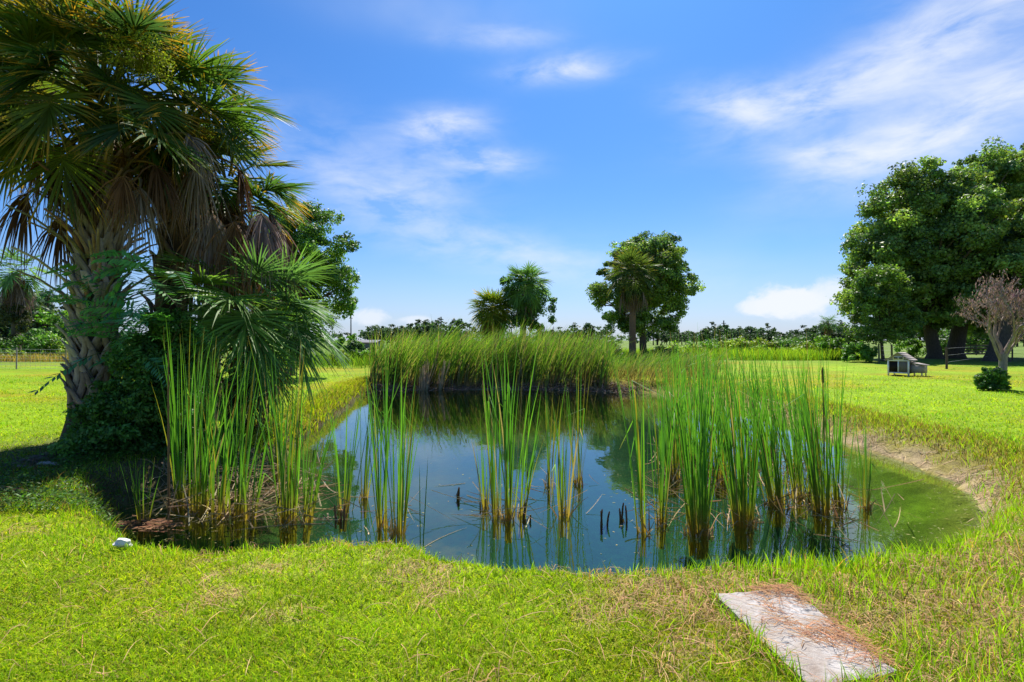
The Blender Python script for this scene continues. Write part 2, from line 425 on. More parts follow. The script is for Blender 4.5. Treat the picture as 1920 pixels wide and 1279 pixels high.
def crown(root, n, Rr, pet, elr, pal, top=(0,0,0), dead=0, dpal=None, deadR=None, az0=None, skip=None, nseg=46, azr=(0, 2*math.pi), dfan=.8, wmul=1., sag=1.):
    ph = R.uniform(0, 6)
    for k in range(n):
        f = (k+.5)/n
        el = elr[1] + (elr[0]-elr[1])*f**.9 + R.normal(0, .08)
        az = ph + k*2.39996 + R.normal(0, .12)
        if azr[1]-azr[0] < 6: az = azr[0] + (az % (2*math.pi))/(2*math.pi)*(azr[1]-azr[0])
        pl = pet*R.uniform(.8, 1.15)*(.75+.35*f); rr = Rr*R.uniform(.88, 1.1)
        mb, pb = frond(az, el, pl, rr, .40+.65*f+R.uniform(-.1, .2), pal, nseg, fold=.30, wmul=wmul, sag=sag)
        fo = mb.build('frond', M_palm, root, loc=(top[0], top[1], top[2]+.35*(1-f))); pb.build('petiole', M_palm, fo)
    for k in range(dead):
        az = ph + k*2.39996 + R.normal(0, .3)
        if azr[1]-azr[0] < 6: az = azr[0] + (az % (2*math.pi))/(2*math.pi)*(azr[1]-azr[0])
        pals = dpal or PAL_DB
        if isinstance(pals, list): pals = pals[R.integers(len(pals))]
        mb, pb = frond(az, R.uniform(-1.0, -.35), pet*R.uniform(.55, .9), (deadR or Rr)*R.uniform(.75, 1.), R.uniform(.9, 1.5), pals, nseg, spread=R.uniform(.7, 1.3)*dfan, fold=.5, dead=1., wmul=1.15*wmul)
        fo = mb.build('dead_frond', M_dead, root, loc=(top[0], top[1], top[2]-.12-R.random()*.25)); pb.build('petiole', M_dead, fo)
def palm_at(label, px, D, group='cabbage palms by the pond'):
    x = X(px, D); z = gz(x, D) - .05
    return thing('palm_tree', label, 'palm tree', (x, D, z), group), np.array([x, D, z])
def loc_of(o3, px, py, D): return np.array([X(px, D), D, Z(py, D)]) - o3

# main palm, left foreground
rt, o3 = palm_at('tall palm at the left with a thick trunk woven from criss-crossed old leaf bases', 172, 8.5)
tp = loc_of(o3, 190, 330, 8.5)
palm_trunk(rt, [(0, 0, 0), (.05, 0, 1.2), (.07, 0, 2.4), tp*.9+np.array([.0, 0, 0]), tp+np.array([0, 0, .35])], [.30, .25, .225, .22, .25, .27], (150, .12, 1.0), (.36, .29, .215), (.055, .036, .024), bl=.40, bw=.105)
for k in range(70):      # long old petioles splayed from the upper trunk
    a = R.uniform(0, 2*math.pi); zz = R.uniform(1.9, tp[2]); out = np.array([math.sin(a), math.cos(a), 0])
    b = np.array([tp[0]*zz/tp[2]*.9, 0, zz]) + out*.28; L_ = R.uniform(.3, .85)
    mbp = MB(); mbp.strap([b, b+out*.22*L_+np.array([0, 0, .36*L_]), b+out*.62*L_+np.array([0, 0, .66*L_]), b+out*1.0*L_+np.array([0, 0, .82*L_])],
        np.array([.09, .06, .045, .03]), .022, out, vary((.30, .22, .13), 1, .3)[0]); mbp.build('old_petiole', M_boot, rt)
tpc = tp + np.array([0, 0, 1.05])
crown(rt, 44, 1.0, .98, (-.15, 1.45), PAL_OR, tpc, 0, nseg=62)
crown(rt, 14, .95, .85, (-.45, .2), PAL_OR, tp + np.array([0, 0, .8]), 18, [PAL_DB, PAL_DB, PAL_DG], .62, nseg=56)
def hang(root, o3, px, py, D, az, el, pet, Rr, pals, droop=1.2, spread=.9):
    mb, pb = frond(az, el, pet, Rr*.68, droop, pals, 50, spread=spread, fold=.5, dead=1., wmul=1.3, start=.0)
    fo = mb.build('dead_frond', M_dead, root, loc=tuple(loc_of(o3, px, py, D))); pb.build('petiole', M_dead, fo)
def fan(root, o3, px, py, D, az, el, pet, Rr, pals, droop=.7):
    mb, pb = frond(az, el, pet, Rr*.92, droop, pals, 62, fold=.25, wmul=1.1, start=.0)
    fo = mb.build('frond', M_palm, root, loc=tuple(loc_of(o3, px, py, D))); pb.build('petiole', M_palm, fo)
for a_ in ((150, 335, 8.2, -1.7, -.1, .75, 1.0, PAL_DB), (165, 345, 8.3, -1.3, -.3, .85, .95, PAL_DB), (240, 310, 8.1, 1.9, .1, .55, .85, PAL_DB),
           (262, 330, 8.0, 2.4, -.35, .35, .85, PAL_DG), (250, 320, 7.9, 2.9, -.2, .35, .7, PAL_DB), (300, 250, 8.3, 1.8, .3, .5, .8, PAL_DG)): hang(rt, o3, *a_)
for a_ in ((190, 270, 8.2, -2.1, .35, .95, 1.15, PAL_OR, 1.0), (215, 170, 8.2, -2.75, .2, .75, 1.1, PAL_OR, 1.0), (230, 270, 8.2, 2.0, .30, .85, 1.1, PAL_OR, .9), (220, 150, 8.2, 2.3, .55, .9, 1.1, PAL_OR, .5), (240, 210, 8.3, 1.6, .35, 1.1, 1.15, PAL_OR, .6), (200, 160, 8.2, 3.0, .9, .6, 1.1, PAL_OR, .5), (185, 230, 8.3, -1.6, .25, 1.1, 1.1, PAL_OR, .9), (185, 190, 8.4, -1.4, .5, 1.2, 1.1, PAL_OR, .7), (180, 150, 8.5, -1.8, .7, 1.1, 1.1, PAL_OR, .6), (190, 260, 8.2, -2.5, .0, .9, 1.0, PAL_OR, .9), (175, 240, 8.6, -1.1, .2, 1.1, 1.1, PAL_OR, .9), (175, 280, 8.5, -1.9, .1, 1.0, 1.0, PAL_OR, 1.0), (180, 130, 8.3, -2.3, .6, 1.1, 1.1, PAL_OR, .7), (240, 180, 8.4, 1.3, .75, .9, 1.1, PAL_OR, .5), (250, 260, 8.3, 2.4, .1, .8, 1.0, PAL_OR, .8)): fan(rt, o3, *a_)
fl = MB()                # lime flower plume
fc = loc_of(o3, 258, 100, 7.6)
for k in range(60):
    d = rdir(1)[0]*np.array([1, 1, .8]); pts = [fc + np.array([0, 0, -.25]), fc + d*.25, fc + d*.5*R.uniform(.7, 1.2) + np.array([0, 0, -.1])]
    fl.tube(pts, [.006, .004, .002], 3, (.26, .28, .03))
    tt = R.random(40); pp = pts[1]*(1-tt[:, None]) + pts[2]*tt[:, None] + R.normal(0, .035, (40, 3))
    fl.leaves(pp, rdir(40), rdir(40), .035, .014, vary((.30, .33, .03), 40))
fl.tube([tpc, (tpc+fc)/2 + np.array([0, 0, .3]), fc], [.02, .012, .006], 4, (.2, .22, .05))
fl.build('flower_plume', M_leaf, rt)

# second palm: dark trunk close behind, crown to the right with brown skirt
rt, o3 = palm_at('dark shaded palm just right of the woven trunk, under a skirt of brown dead fronds', 305, 9.6)
tp = loc_of(o3, 345, 270, 9.4)
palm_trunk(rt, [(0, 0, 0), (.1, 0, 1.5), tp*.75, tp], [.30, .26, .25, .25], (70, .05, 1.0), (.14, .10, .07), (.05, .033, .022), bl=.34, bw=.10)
crown(rt, 25, .95, .75, (-.2, 1.35), PAL_OR, tp + np.array([0, 0, .35]), 12, [PAL_DB, PAL_DB, PAL_DG], .8, nseg=50)
for a_ in ((335, 300, 9.0, 2.7, -.3, .4, .95, PAL_DB), (355, 310, 9.0, 2.2, -.2, .45, 1.0, PAL_DG), (385, 300, 9.1, 1.7, -.1, .6, .95, PAL_DB)): hang(rt, o3, *a_)
# third: crown further right with long grey-brown skirts
rt, o3 = palm_at('leaning palm at the right of the tall palms, orange-tipped fronds over thick brown thatch', 375, 10.6)
tp = loc_of(o3, 425, 375, 10.4)
palm_trunk(rt, [(0, 0, 0), (.15, 0, 1.2), tp*.7, tp], [.26, .22, .22, .22], (50, .05, 1.0), (.15, .11, .075), (.05, .033, .022))
crown(rt, 20, .95, .6, (-.15, 1.35), PAL_OR, tp + np.array([0, 0, .15]), 20, [PAL_DB, PAL_DB, PAL_DP, PAL_DG], 1.05, nseg=50)
for a_ in ((440, 400, 9.3, 2.5, -.1, .45, 1.1, PAL_DB), (490, 420, 9.4, 1.7, -.1, .4, 1.1, PAL_DB), (400, 400, 9.2, 2.8, -.2, .4, 1.1, PAL_DG), (465, 395, 9.3, 2.2, .05, .5, 1.1, PAL_DP), (380, 430, 9.2, 3.2, -.2, .4, 1.0, PAL_DB), (455, 395, 10.1, 1.9, .0, .55, 1.05, PAL_DP), (470, 410, 10.2, 1.6, -.15, .45, 1.05, PAL_DB), (410, 400, 9.9, 3.0, -.2, .4, 1.0, PAL_DB)): hang(rt, o3, *a_)
fan(rt, o3, 440, 370, 10.3, 1.5, .45, .5, 1.1, PAL_DK, .3); fan(rt, o3, 440, 380, 10.2, 1.75, .1, .5, 1.1, PAL_OR, .4)
# fourth: low young palm with wide fresh fans over the water
rt, o3 = palm_at('low palm with wide fresh green fans leaning over the left bank', 440, 9.2)
tp = loc_of(o3, 468, 615, 9.2)
palm_trunk(rt, [(0, 0, 0), (-.06, 0, .7), tp*.8+np.array([.03, 0, 0]), tp], [.17, .14, .13, .14], (34, .1, 1.0), (.22, .12, .06), (.06, .035, .022), bl=.2, bw=.06)
crown(rt, 32, .98, .75, (-.45, 1.15), PAL_GR, tp + np.array([0, 0, .1]), 4, [PAL_DB], .8, nseg=60, sag=2.)
# fifth: behind at the top-left corner
rt, o3 = palm_at('palm at the top left corner, its dark crown partly behind the woven trunk palm', -130, 11.4)
tp = loc_of(o3, 40, 60, 11.4)
palm_trunk(rt, [(0, 0, 0), (0, 0, 3), tp*.8, tp], [.26, .2, .2, .2], (60, .1, 1.0), (.17, .13, .09))
crown(rt, 32, 1.1, 1.0, (-.6, 1.3), PAL_DK, tp, 9, [PAL_DB, PAL_DP], .9, nseg=38)

def far_palm(label, px, D, topy, n, Rr, pet, pal, dead, dpal, rad, lean=0, tcol=(.28, .2, .14), basepx=None, nseg=26, boots=None):
    rt, o3 = palm_at(label, basepx or px, D, 'palms standing further off')
    tp = loc_of(o3, px, topy, D)
    palm_trunk(rt, [(0, 0, 0), tp*.5, tp], [rad*1.2, rad, rad], boots, tcol, np.array(tcol)*.8, flare=.1)
    crown(rt, n, Rr, pet, (-.9, 1.4), pal, tp, dead, dpal, nseg=nseg, wmul=1.7)
    return rt, o3, tp
far_palm('palm with pinkish bare trunk in front of the round oak beyond the reeds', 1186, 37, 520, 54, 1.1, 1.0, PAL_MX, 12, [PAL_DB, PAL_DP], .22, tcol=(.22, .13, .09), basepx=1186)
rtv, ov, tv = far_palm('vine-clad palm with the taller crown, standing beyond the reed bank', 985, 38, 540, 60, 1.1, 1.0, PAL_GR, 10, [PAL_DP], .22, basepx=978)
far_palm('short yellow-green palm left of the vine-clad palm beyond the reeds', 925, 38.5, 585, 56, 1.25, .7, PAL_YE, 16, [PAL_DB, PAL_DP], .25)
rtl, ol, tl = far_palm('palm in the left background with a drooping grey-brown skirt of dead fronds', 30, 46, 512, 22, 1.6, 1.1, PAL_GR, 44, [PAL_DP, PAL_DP, PAL_DB], .3, tcol=(.14, .11, .07))
far_palm('tiny palm rising above the treeline just left of the great oaks', 1553, 150, 606, 20, 2.2, 1.2, PAL_DK, 4, [PAL_DB], .25, nseg=14)

# ------------------------------------------------------------------ broadleaf trees
def bez(a, b, c, n=7):
    t = np.linspace(0, 1, n)[:, None]; return a*(1-t)**2 + 2*b*t*(1-t) + c*t*t
def foliage_clumps(mb, cents, rads, per, size, cols, flat=.75, shell=.5, up=.25, sub=5):
    for c, r in zip(cents, rads):
        n = int(per*R.uniform(.7, 1.3))
        d = rdir(n); rr = r*(shell + (1-shell)*R.random(n)**.7)
        rr *= 1 + R.normal(0, .16, n)
        k_ = R.integers(sub, size=n); so_ = rdir(sub)*r*R.uniform(.25, .8, (sub, 1)); ax_ = R.uniform(.35, .75, (sub, 3))
        P = c + (so_[k_] + d*rr[:, None]*ax_[k_])*np.array([1, 1, flat])
        nn = unit(d + np.array([0, 0, up]) + R.normal(0, .55, (n, 3)))
        dr = unit(np.cross(nn, rdir(n)))
        cl = np.array(cols[R.integers(len(cols))])*R.uniform(.65, 1.35)
        mb.leaves(P - dr*size*.5, dr, nn, size*R.uniform(.7, 1.3, n), size*.55*R.uniform(.7, 1.3, n), vary(cl, n, .22, .08))
def envelope(ells, n, mind, inner=.45):
    ells = np.array(ells, float); vol = ells[:, 3]*ells[:, 4]*ells[:, 5]
    out = []; tries = 0
    while len(out) < n and tries < n*60:
        tries += 1
        e = ells[R.choice(len(ells), p=vol/vol.sum())]
        d = rdir(1)[0]; rr = inner + (1-inner)*R.random()**.6
        p = e[:3] + d*rr*e[3:]
        if all(np.sum((p-q)**2) > mind*mind for q in out): out.append(p)
    return np.array(out)
OAK = [(.16, .25, .075), (.20, .30, .075), (.13, .22, .07), (.25, .34, .08)]
def oak(name, label, cat, base, ells, n, mind, cr, per, size, trunk_r, cols=OAK, limbs=14, fork=.35, group=None, bark=(.10, .075, .055), inner=.45, shell=.5):
    base = np.array(base, float)
    rt = thing(name, label, cat, tuple(base), group)
    cs = envelope(ells, n, mind, inner)
    e = np.array(ells, float); ctr = e[:, :3].mean(0)
    fk = np.array([ctr[0]*fork*.6, ctr[1]*fork*.6, ctr[2]*fork + .3])
    mb = MB()
    mb.tube([np.array([0, 0, -.15]), np.array([.02, 0, fk[2]*.12]), fk*np.array([.5, .5, .55]), fk], [trunk_r*1.6, trunk_r*1.1, trunk_r*.95, trunk_r*.9], 10, np.array(bark))
    mb.build('trunk', M_bark, rt, smooth=True)
    lm = MB()
    for c in cs[R.permutation(len(cs))[:limbs]]:
        mid = fk + (c-fk)*.5 + np.array([0, 0, .12*np.linalg.norm(c-fk)])
        pts = bez(fk + R.normal(0, trunk_r*.3, 3), mid, c, 8)
        lm.tube(pts, np.linspace(trunk_r*.55, trunk_r*.08, 8), 6, np.array(bark)*1.1)
        near = cs[np.argsort(((cs-c)**2).sum(1))[1:4]]
        for c2 in near: lm.tube(bez(pts[4], (pts[5]+c2)/2, c2, 5), np.linspace(trunk_r*.2, trunk_r*.05, 5), 4, np.array(bark)*1.1)
    lm.build('limbs', M_bark, rt, smooth=True)
    fm = MB(); rads = cr*R.uniform(.65, 1.3, len(cs))
    foliage_clumps(fm, cs, rads, per, size, cols, shell=shell)
    fm.build('crown', M_leaf, rt)
    return rt
def ell(px, py, rpx, rpy, D, base, dy=0, depth=None):
    s = D/F
    return (X(px, D)-base[0], dy, Z(py, D)-base[2], rpx*s, (depth or rpx)*s, rpy*s)
def gpos(px, D): x = X(px, D); return (x, D, gz(x, D))
# great oaks, right
D = 46; b = gpos(1752, D)
oak('oak_tree', 'great dark green oak at the right, its trunk behind and right of the wooden coop', 'oak tree', b,
    [ell(1735, 470, 110, 130, D, b, 0, 130), ell(1668, 520, 70, 90, D, b, 0, 100), ell(1700, 385, 70, 75, D, b), ell(1770, 420, 90, 100, D, b), ell(1735, 560, 110, 60, D, b, 0, 110), ell(1655, 450, 50, 60, D, b, 0, 70), ell(1650, 560, 50, 50, D, b, 0, 70), ell(1740, 350, 62, 48, D, b), ell(1690, 365, 55, 60, D, b), ell(1622, 505, 42, 70, D, b, 0, 60), ell(1640, 590, 50, 45, D, b, 0, 60)],
    290, .85, 1.25, 430, .28, .5, limbs=22, fork=.42, group='great oaks at the right')
D = 47.5; b = gpos(1790, D)
oak('oak_tree', 'great oak filling the upper right, highest crown at the right edge of the photo', 'oak tree', b,
    [ell(1880, 400, 100, 125, D, b, 1), ell(1840, 490, 110, 110, D, b, 1), ell(1950, 470, 110, 130, D, b, 1), ell(1880, 560, 140, 60, D, b, 1), ell(1815, 370, 55, 50, D, b), ell(1905, 325, 70, 55, D, b), ell(1870, 345, 55, 50, D, b)],
    270, .9, 1.25, 450, .29, .62, limbs=22, fork=.40, group='great oaks at the right')
D = 40; b = gpos(1868, D)
oak('oak_tree', 'oak with a thick dark trunk directly behind the dead pinkish-leaved tree', 'oak tree', b,
    [ell(1930, 520, 100, 75, D, b, .5), ell(1985, 470, 90, 110, D, b, .5)], 95, .9, 1.25, 560, .26, .6, limbs=12, fork=.5, group='great oaks at the right')
D = 40; b = gpos(1655, D)
oak('young_oak', 'young light green oak with a thin stem left of and behind the wooden coop', 'tree', b,
    [ell(1640, 590, 42, 50, D, b), ell(1655, 545, 40, 50, D, b), ell(1685, 600, 36, 34, D, b), ell(1622, 622, 26, 24, D, b), ell(1618, 560, 24, 40, D, b)], 70, .5, .75, 380, .19, .12, limbs=10,
    cols=[(.13, .225, .05), (.16, .25, .05), (.11, .19, .05)])
# round oak beyond the reeds
D = 41; b = gpos(1206, D)
oak('oak_tree', 'round oak beyond the reeds, standing behind the palm with the pinkish trunk', 'oak tree', b,
    [ell(1212, 520, 74, 70, D, b), ell(1225, 480, 55, 42, D, b), ell(1262, 530, 42, 48, D, b), ell(1160, 560, 46, 48, D, b), ell(1230, 585, 58, 34, D, b), ell(1180, 500, 46, 50, D, b), ell(1150, 545, 40, 50, D, b), ell(1195, 480, 50, 42, D, b), ell(1165, 600, 44, 30, D, b)],
    240, .44, .72, 330, .19, .26, limbs=18, fork=.55, inner=.5)
# tree behind the palms at the left
D = 24; b = gpos(545, D)
oak('broadleaf_tree', 'leafy green tree rising behind the low palm at the left', 'tree', b,
    [ell(555, 470, 80, 90, D, b), ell(570, 420, 50, 55, D, b), ell(618, 530, 45, 55, D, b), ell(520, 560, 80, 70, D, b), ell(600, 590, 45, 40, D, b), ell(600, 470, 60, 80, D, b), ell(635, 545, 34, 40, D, b)],
    170, .36, .52, 360, .125, .16, limbs=18, fork=.5, cols=[(.12, .24, .045), (.15, .27, .05), (.10, .20, .045)])

# vine mantle on the far palm
def mantle(name, label, cat, cents, rads, per, size, cols, loc, group=None):
    mb = MB(); foliage_clumps(mb, np.array(cents)-np.array(loc), rads, per, size, cols, flat=1.)
    o = mb.build(name, M_leaf, loc=loc); tag(o, label, cat, group); return o
cs = []; rs = []
for k in range(52):
    f = R.random(); py = 525 + f*95; cs.append((X(985 + R.normal(0, 19), 38), 38-R.uniform(-.2, .5), Z(py, 38))); rs.append(R.uniform(.35, .6))
mantle('climbing_vine', 'dark green vine smothering the trunk of the taller palm beyond the reeds', 'vine', cs, rs, 150, .2, [(.07, .15, .03), (.09, .18, .035)], gpos(986, 38))
cs = []; rs = []
for k in range(26):
    f = R.random(); cs.append((X(30 + R.normal(0, 14), 45.6), 45.6-R.uniform(-.2, .4), Z(570+f*80, 45.6))); rs.append(R.uniform(.3, .55))
mantle('climbing_vine', 'dull vine covering the trunk of the skirted palm in the left background', 'vine', cs, rs, 130, .2, [(.05, .07, .025), (.07, .08, .03)], gpos(30, 45.6))

# ------------------------------------------------------------------ plants around the big palm
def lo_bush(name, label, cat, px, D, ells, n, mind, cr, per, size, cols, group=None, inner=.3, stems=8):
    b = np.array(gpos(px, D)); rt = thing(name, label, cat, tuple(b), group)
    cs = envelope([ell(*e, D, b) if len(e) == 4 else ell(*e[:4], D, b, e[4], e[5]) for e in ells], n, mind, inner)
    cs = cs[cs[:, 2] > .05]
    mb = MB(); foliage_clumps(mb, cs, cr*R.uniform(.7, 1.3, len(cs)), per, size, cols, flat=.8, shell=.3, up=.6)
    mb.build('foliage', M_leaf, rt)
    st = MB()
    for c in cs[R.permutation(len(cs))[:stems]]: st.tube(bez(R.normal(0, .06, 3)*np.array([1, 1, 0]), c*np.array([.4, .4, .6]), c, 6), np.linspace(.02, .006, 6), 4, (.12, .09, .05))
    st.build('stems', M_bark, rt)
    return rt
lo_bush('leafy_bush', 'dark glossy leafy bush crowding the foot of the woven palm trunk', 'bush', 250, 7.6,
    [(245, 800, 95, 85, 0, 70), (215, 850, 75, 50, -.2, 60), (290, 740, 60, 90, .2, 60), (180, 800, 40, 60, 0, 40), (265, 700, 50, 70, .3, 50), (310, 830, 50, 70, .2, 50), (265, 690, 60, 80, .1, 50), (290, 640, 45, 60, .3, 45)], 250, .14, .20, 200, .062,
    [(.07, .18, .035), (.085, .21, .04), (.12, .26, .045)], stems=20)
# pinnate climber on the trunk
def pinnate(mb, p0, d, n, L, cols, npair=11, sag=.35):
    d = unit(np.asarray(d, float)); s = unit(np.cross(d, n)); n = np.cross(s, d)
    u = np.linspace(0, 1, 8)[:, None]; pts = p0 + d*L*u + np.array([0, 0, -1.])*sag*L*u**2
    mb.tube(pts, np.linspace(.006, .002, 8), 3, (.10, .16, .04))
    t = np.repeat(np.linspace(.22, .98, npair), 2); sg = np.tile([-1, 1], npair)
    P = p0 + d*L*t[:, None] + np.array([0, 0, -1.])*sag*L*(t**2)[:, None]
    dr = unit(s*sg[:, None]*1. + d*.55 + np.array([0, 0, -.25]) + R.normal(0, .08, (2*npair, 3)))
    ll = L*.26*(1-.55*np.abs(t-.4))
    nn = unit(n + R.normal(0, .25, (2*npair, 3)))
    mb.leaves(P, dr, nn, ll, ll*.27, vary(cols[R.integers(len(cols))], 2*npair, .12, .05))
b = np.array(gpos(225, 8.0)); rt = thing('climbing_plant', 'ferny climber with feather-shaped leaves growing up the woven palm trunk', 'climbing plant', tuple(b))
st = MB()
for k in range(5):
    e = np.array([X(R.uniform(190, 350), 7.7), 7.7+R.uniform(-.15, .2), Z(R.uniform(490, 610), 7.7)]) - b
    st.tube(bez(np.array([R.normal(0, .08), R.normal(0, .05), 0]), e*np.array([.6, 1, .5]), e, 9), np.linspace(.014, .005, 9), 4, (.12, .11, .05))
st.build('stems', M_bark, rt)
for k in range(52):
    mb = MB(); c = np.array([X(R.uniform(185, 360), 7.6), 7.6+R.uniform(-.3, .3), Z(R.uniform(480, 670), 7.6)]) - b
    if k < 7: c = np.array([X(R.uniform(128, 165), 8.1), 8.1, Z(R.uniform(500, 640), 8.1)]) - b
    a = R.uniform(-1.5, 1.5) + (math.pi if R.random() < .55 else 0); dd = np.array([math.sin(a)*1., -abs(math.cos(a))*.8, R.uniform(-.3, .5)])
    pinnate(mb, c, dd, unit(np.array([0, -.6, 1.])+R.normal(0, .3, 3)), R.uniform(.45, .8), [(.11, .32, .07), (.14, .36, .07), (.09, .28, .12)])
    mb.build('feather_leaf', M_leaf, rt)

# ------------------------------------------------------------------ cattails
def reed_blades(mb, cx, cy, z0, n, h, spread, lean, sheath, tipyel=.0, rad=.09, w=.015, az=None, green=((.10, .27, .03), (.13, .31, .033), (.08, .225, .04))):
    K = 9; u = np.linspace(0, 1, K)
    a = R.uniform(0, 2*math.pi, n); r = rad*np.sqrt(R.random(n))
    bx = cx + r*np.cos(a); by = cy + r*np.sin(a)
    hh = h*(.66+.44*R.random(n)**.8)
    t = np.stack([np.cos(a), np.sin(a)], 1)*(spread*R.random(n)**.8)[:, None] + np.array(lean)[None]*R.uniform(.3, 1.3, n)[:, None] + R.normal(0, .035, (n, 2))
    curve = t*R.uniform(.2, 1.1, n)[:, None] + R.normal(0, .05, (n, 2))
    P = np.zeros((n, K, 3))
    P[..., 0] = bx[:, None] + (t[:, 0:1]*u + curve[:, 0:1]*u**2.5*.6)*hh[:, None]
    P[..., 1] = by[:, None] + (t[:, 1:2]*u + curve[:, 1:2]*u**2.5*.6)*hh[:, None]
    P[..., 2] = z0 + hh[:, None]*u*(1-.10*(np.hypot(t[:, :1], t[:, 1:])+np.hypot(curve[:, :1], curve[:, 1:]))*u)
    brk = R.random(n) < .12     # bent over tips
    if brk.any():
        k0 = 6
        for q in np.where(brk)[0]:
            dd = np.array([R.normal(), R.normal(), -R.uniform(.2, 1.2)]); dd /= np.linalg.norm(dd)
            for k in range(k0+1, K): P[q, k] = P[q, k-1] + dd*hh[q]/K
    W = w*np.array([1.15, 1.1, 1, 1, .95, .85, .65, .4, .06])[None]*R.uniform(.7, 1.25, (n, 1))
    sa = R.uniform(0, math.pi, n); tw = R.normal(0, .9, n)
    ang = sa[:, None] + tw[:, None]*u
    S = np.stack([np.cos(ang), np.sin(ang), np.zeros_like(ang)], -1)
    gcol = np.array(green)[R.integers(len(green), size=n)]*(1+R.normal(0, .15, (n, 1)))
    isd_ = R.random(n) < .05; gcol[isd_] = np.array([.36, .27, .15])
    isy = R.random(n) < tipyel
    gcol[isy] = np.array([.24, .23, .03])*(1+R.normal(0, .15, (isy.sum(), 1)))
    tan = np.array([.42, .26, .06]); yel = np.array([.25, .27, .03])
    uz = u[None, :, None]*hh[:, None, None]
    c = np.repeat(gcol[:, None], K, 1)
    my = np.clip((sheath*1.7-uz)/(sheath*1.0), 0, 1)*.5; c = c*(1-my)+yel*my
    mt = np.clip((sheath-uz)/(sheath*.5), 0, 1); c = c*(1-mt)+tan*mt
    mtip = np.clip((u[None, :, None]-.88)/.1, 0, 1)*(R.random((n, 1, 1)) < .3); c = c*(1-mtip)+np.array([.35, .24, .1])*mtip
    mb.ribbons(P, W, S, np.clip(c, .004, .9))
def dry_base(mb, n, rad, hmax, col=(.36, .25, .12)):
    K = 5; u = np.linspace(0, 1, K)
    a = R.uniform(0, 2*math.pi, n); r = rad*np.sqrt(R.random(n))
    hh = hmax*R.uniform(.25, 1, n); t = R.normal(0, .35, (n, 2))
    P = np.zeros((n, K, 3)); P[..., 0] = (r*np.cos(a))[:, None] + t[:, :1]*u*hh[:, None]; P[..., 1] = (r*np.sin(a))[:, None] + t[:, 1:]*u*hh[:, None]
    P[..., 2] = -.05 + hh[:, None]*(u-.35*u**3*R.random((n, 1))*2)
    sa = R.uniform(0, math.pi, n); S = np.stack([np.cos(sa), np.sin(sa), sa*0], -1)[:, None]
    mb.ribbons(P, np.array([.02, .018, .014, .01, .004])[None], S, vary(col, n, .3, .08)[:, None])
def clump(px, py, topy, n, wpx, label, lean=(0, 0), yel=.06, base_n=None, head=None, D=None, rad=None, w=.0160, short=False):
    D = D or (CAMZ-WL)*F/(py-HY); x = X(px, D); s = D/F
    h = Z(topy, D) - WL + .05
    rt = thing('cattail_clump', label, 'cattails', (x, D, WL), 'cattail clumps standing in the pond')
    mb = MB(); reed_blades(mb, 0, 0, -.25, n, h+.2, wpx*s/h*.33, lean, .50 if not short else .4, yel, rad or min(.09, .022+.0015*n), w)
    mb.build('green_leaves', M_reed, rt)
    d = MB(); dry_base(d, base_n or max(5, int(n*.8)), rad or min(.16, .04+.003*n), .36); d.build('dry_sheaths', M_dry, rt)
    if head:
        hp = MB(); hx, hy = head; p = np.array([X(hx, D)-x, 0, Z(hy, D)-WL]); b0 = np.array([0, 0, -.1])
        hp.tube(np.array([b0, p*.5+np.array([.01, 0, 0]), p]), [.009, .008, .007], 5, (.2, .24, .06)); hp.build('stalk', M_dry, rt)
        hp = MB(); q = np.linspace(0, 1, 8)[:, None]; hp.tube(p + np.array([0, 0, .2])*q, .016*np.array([.3, .9, 1, 1, 1, 1, .8, .2]), 8, (.16, .07, .03)); hp.build('seed_head', M_dry, rt, smooth=True)
    return rt
LR = (-.05, 0); RR = (-.11, .0)
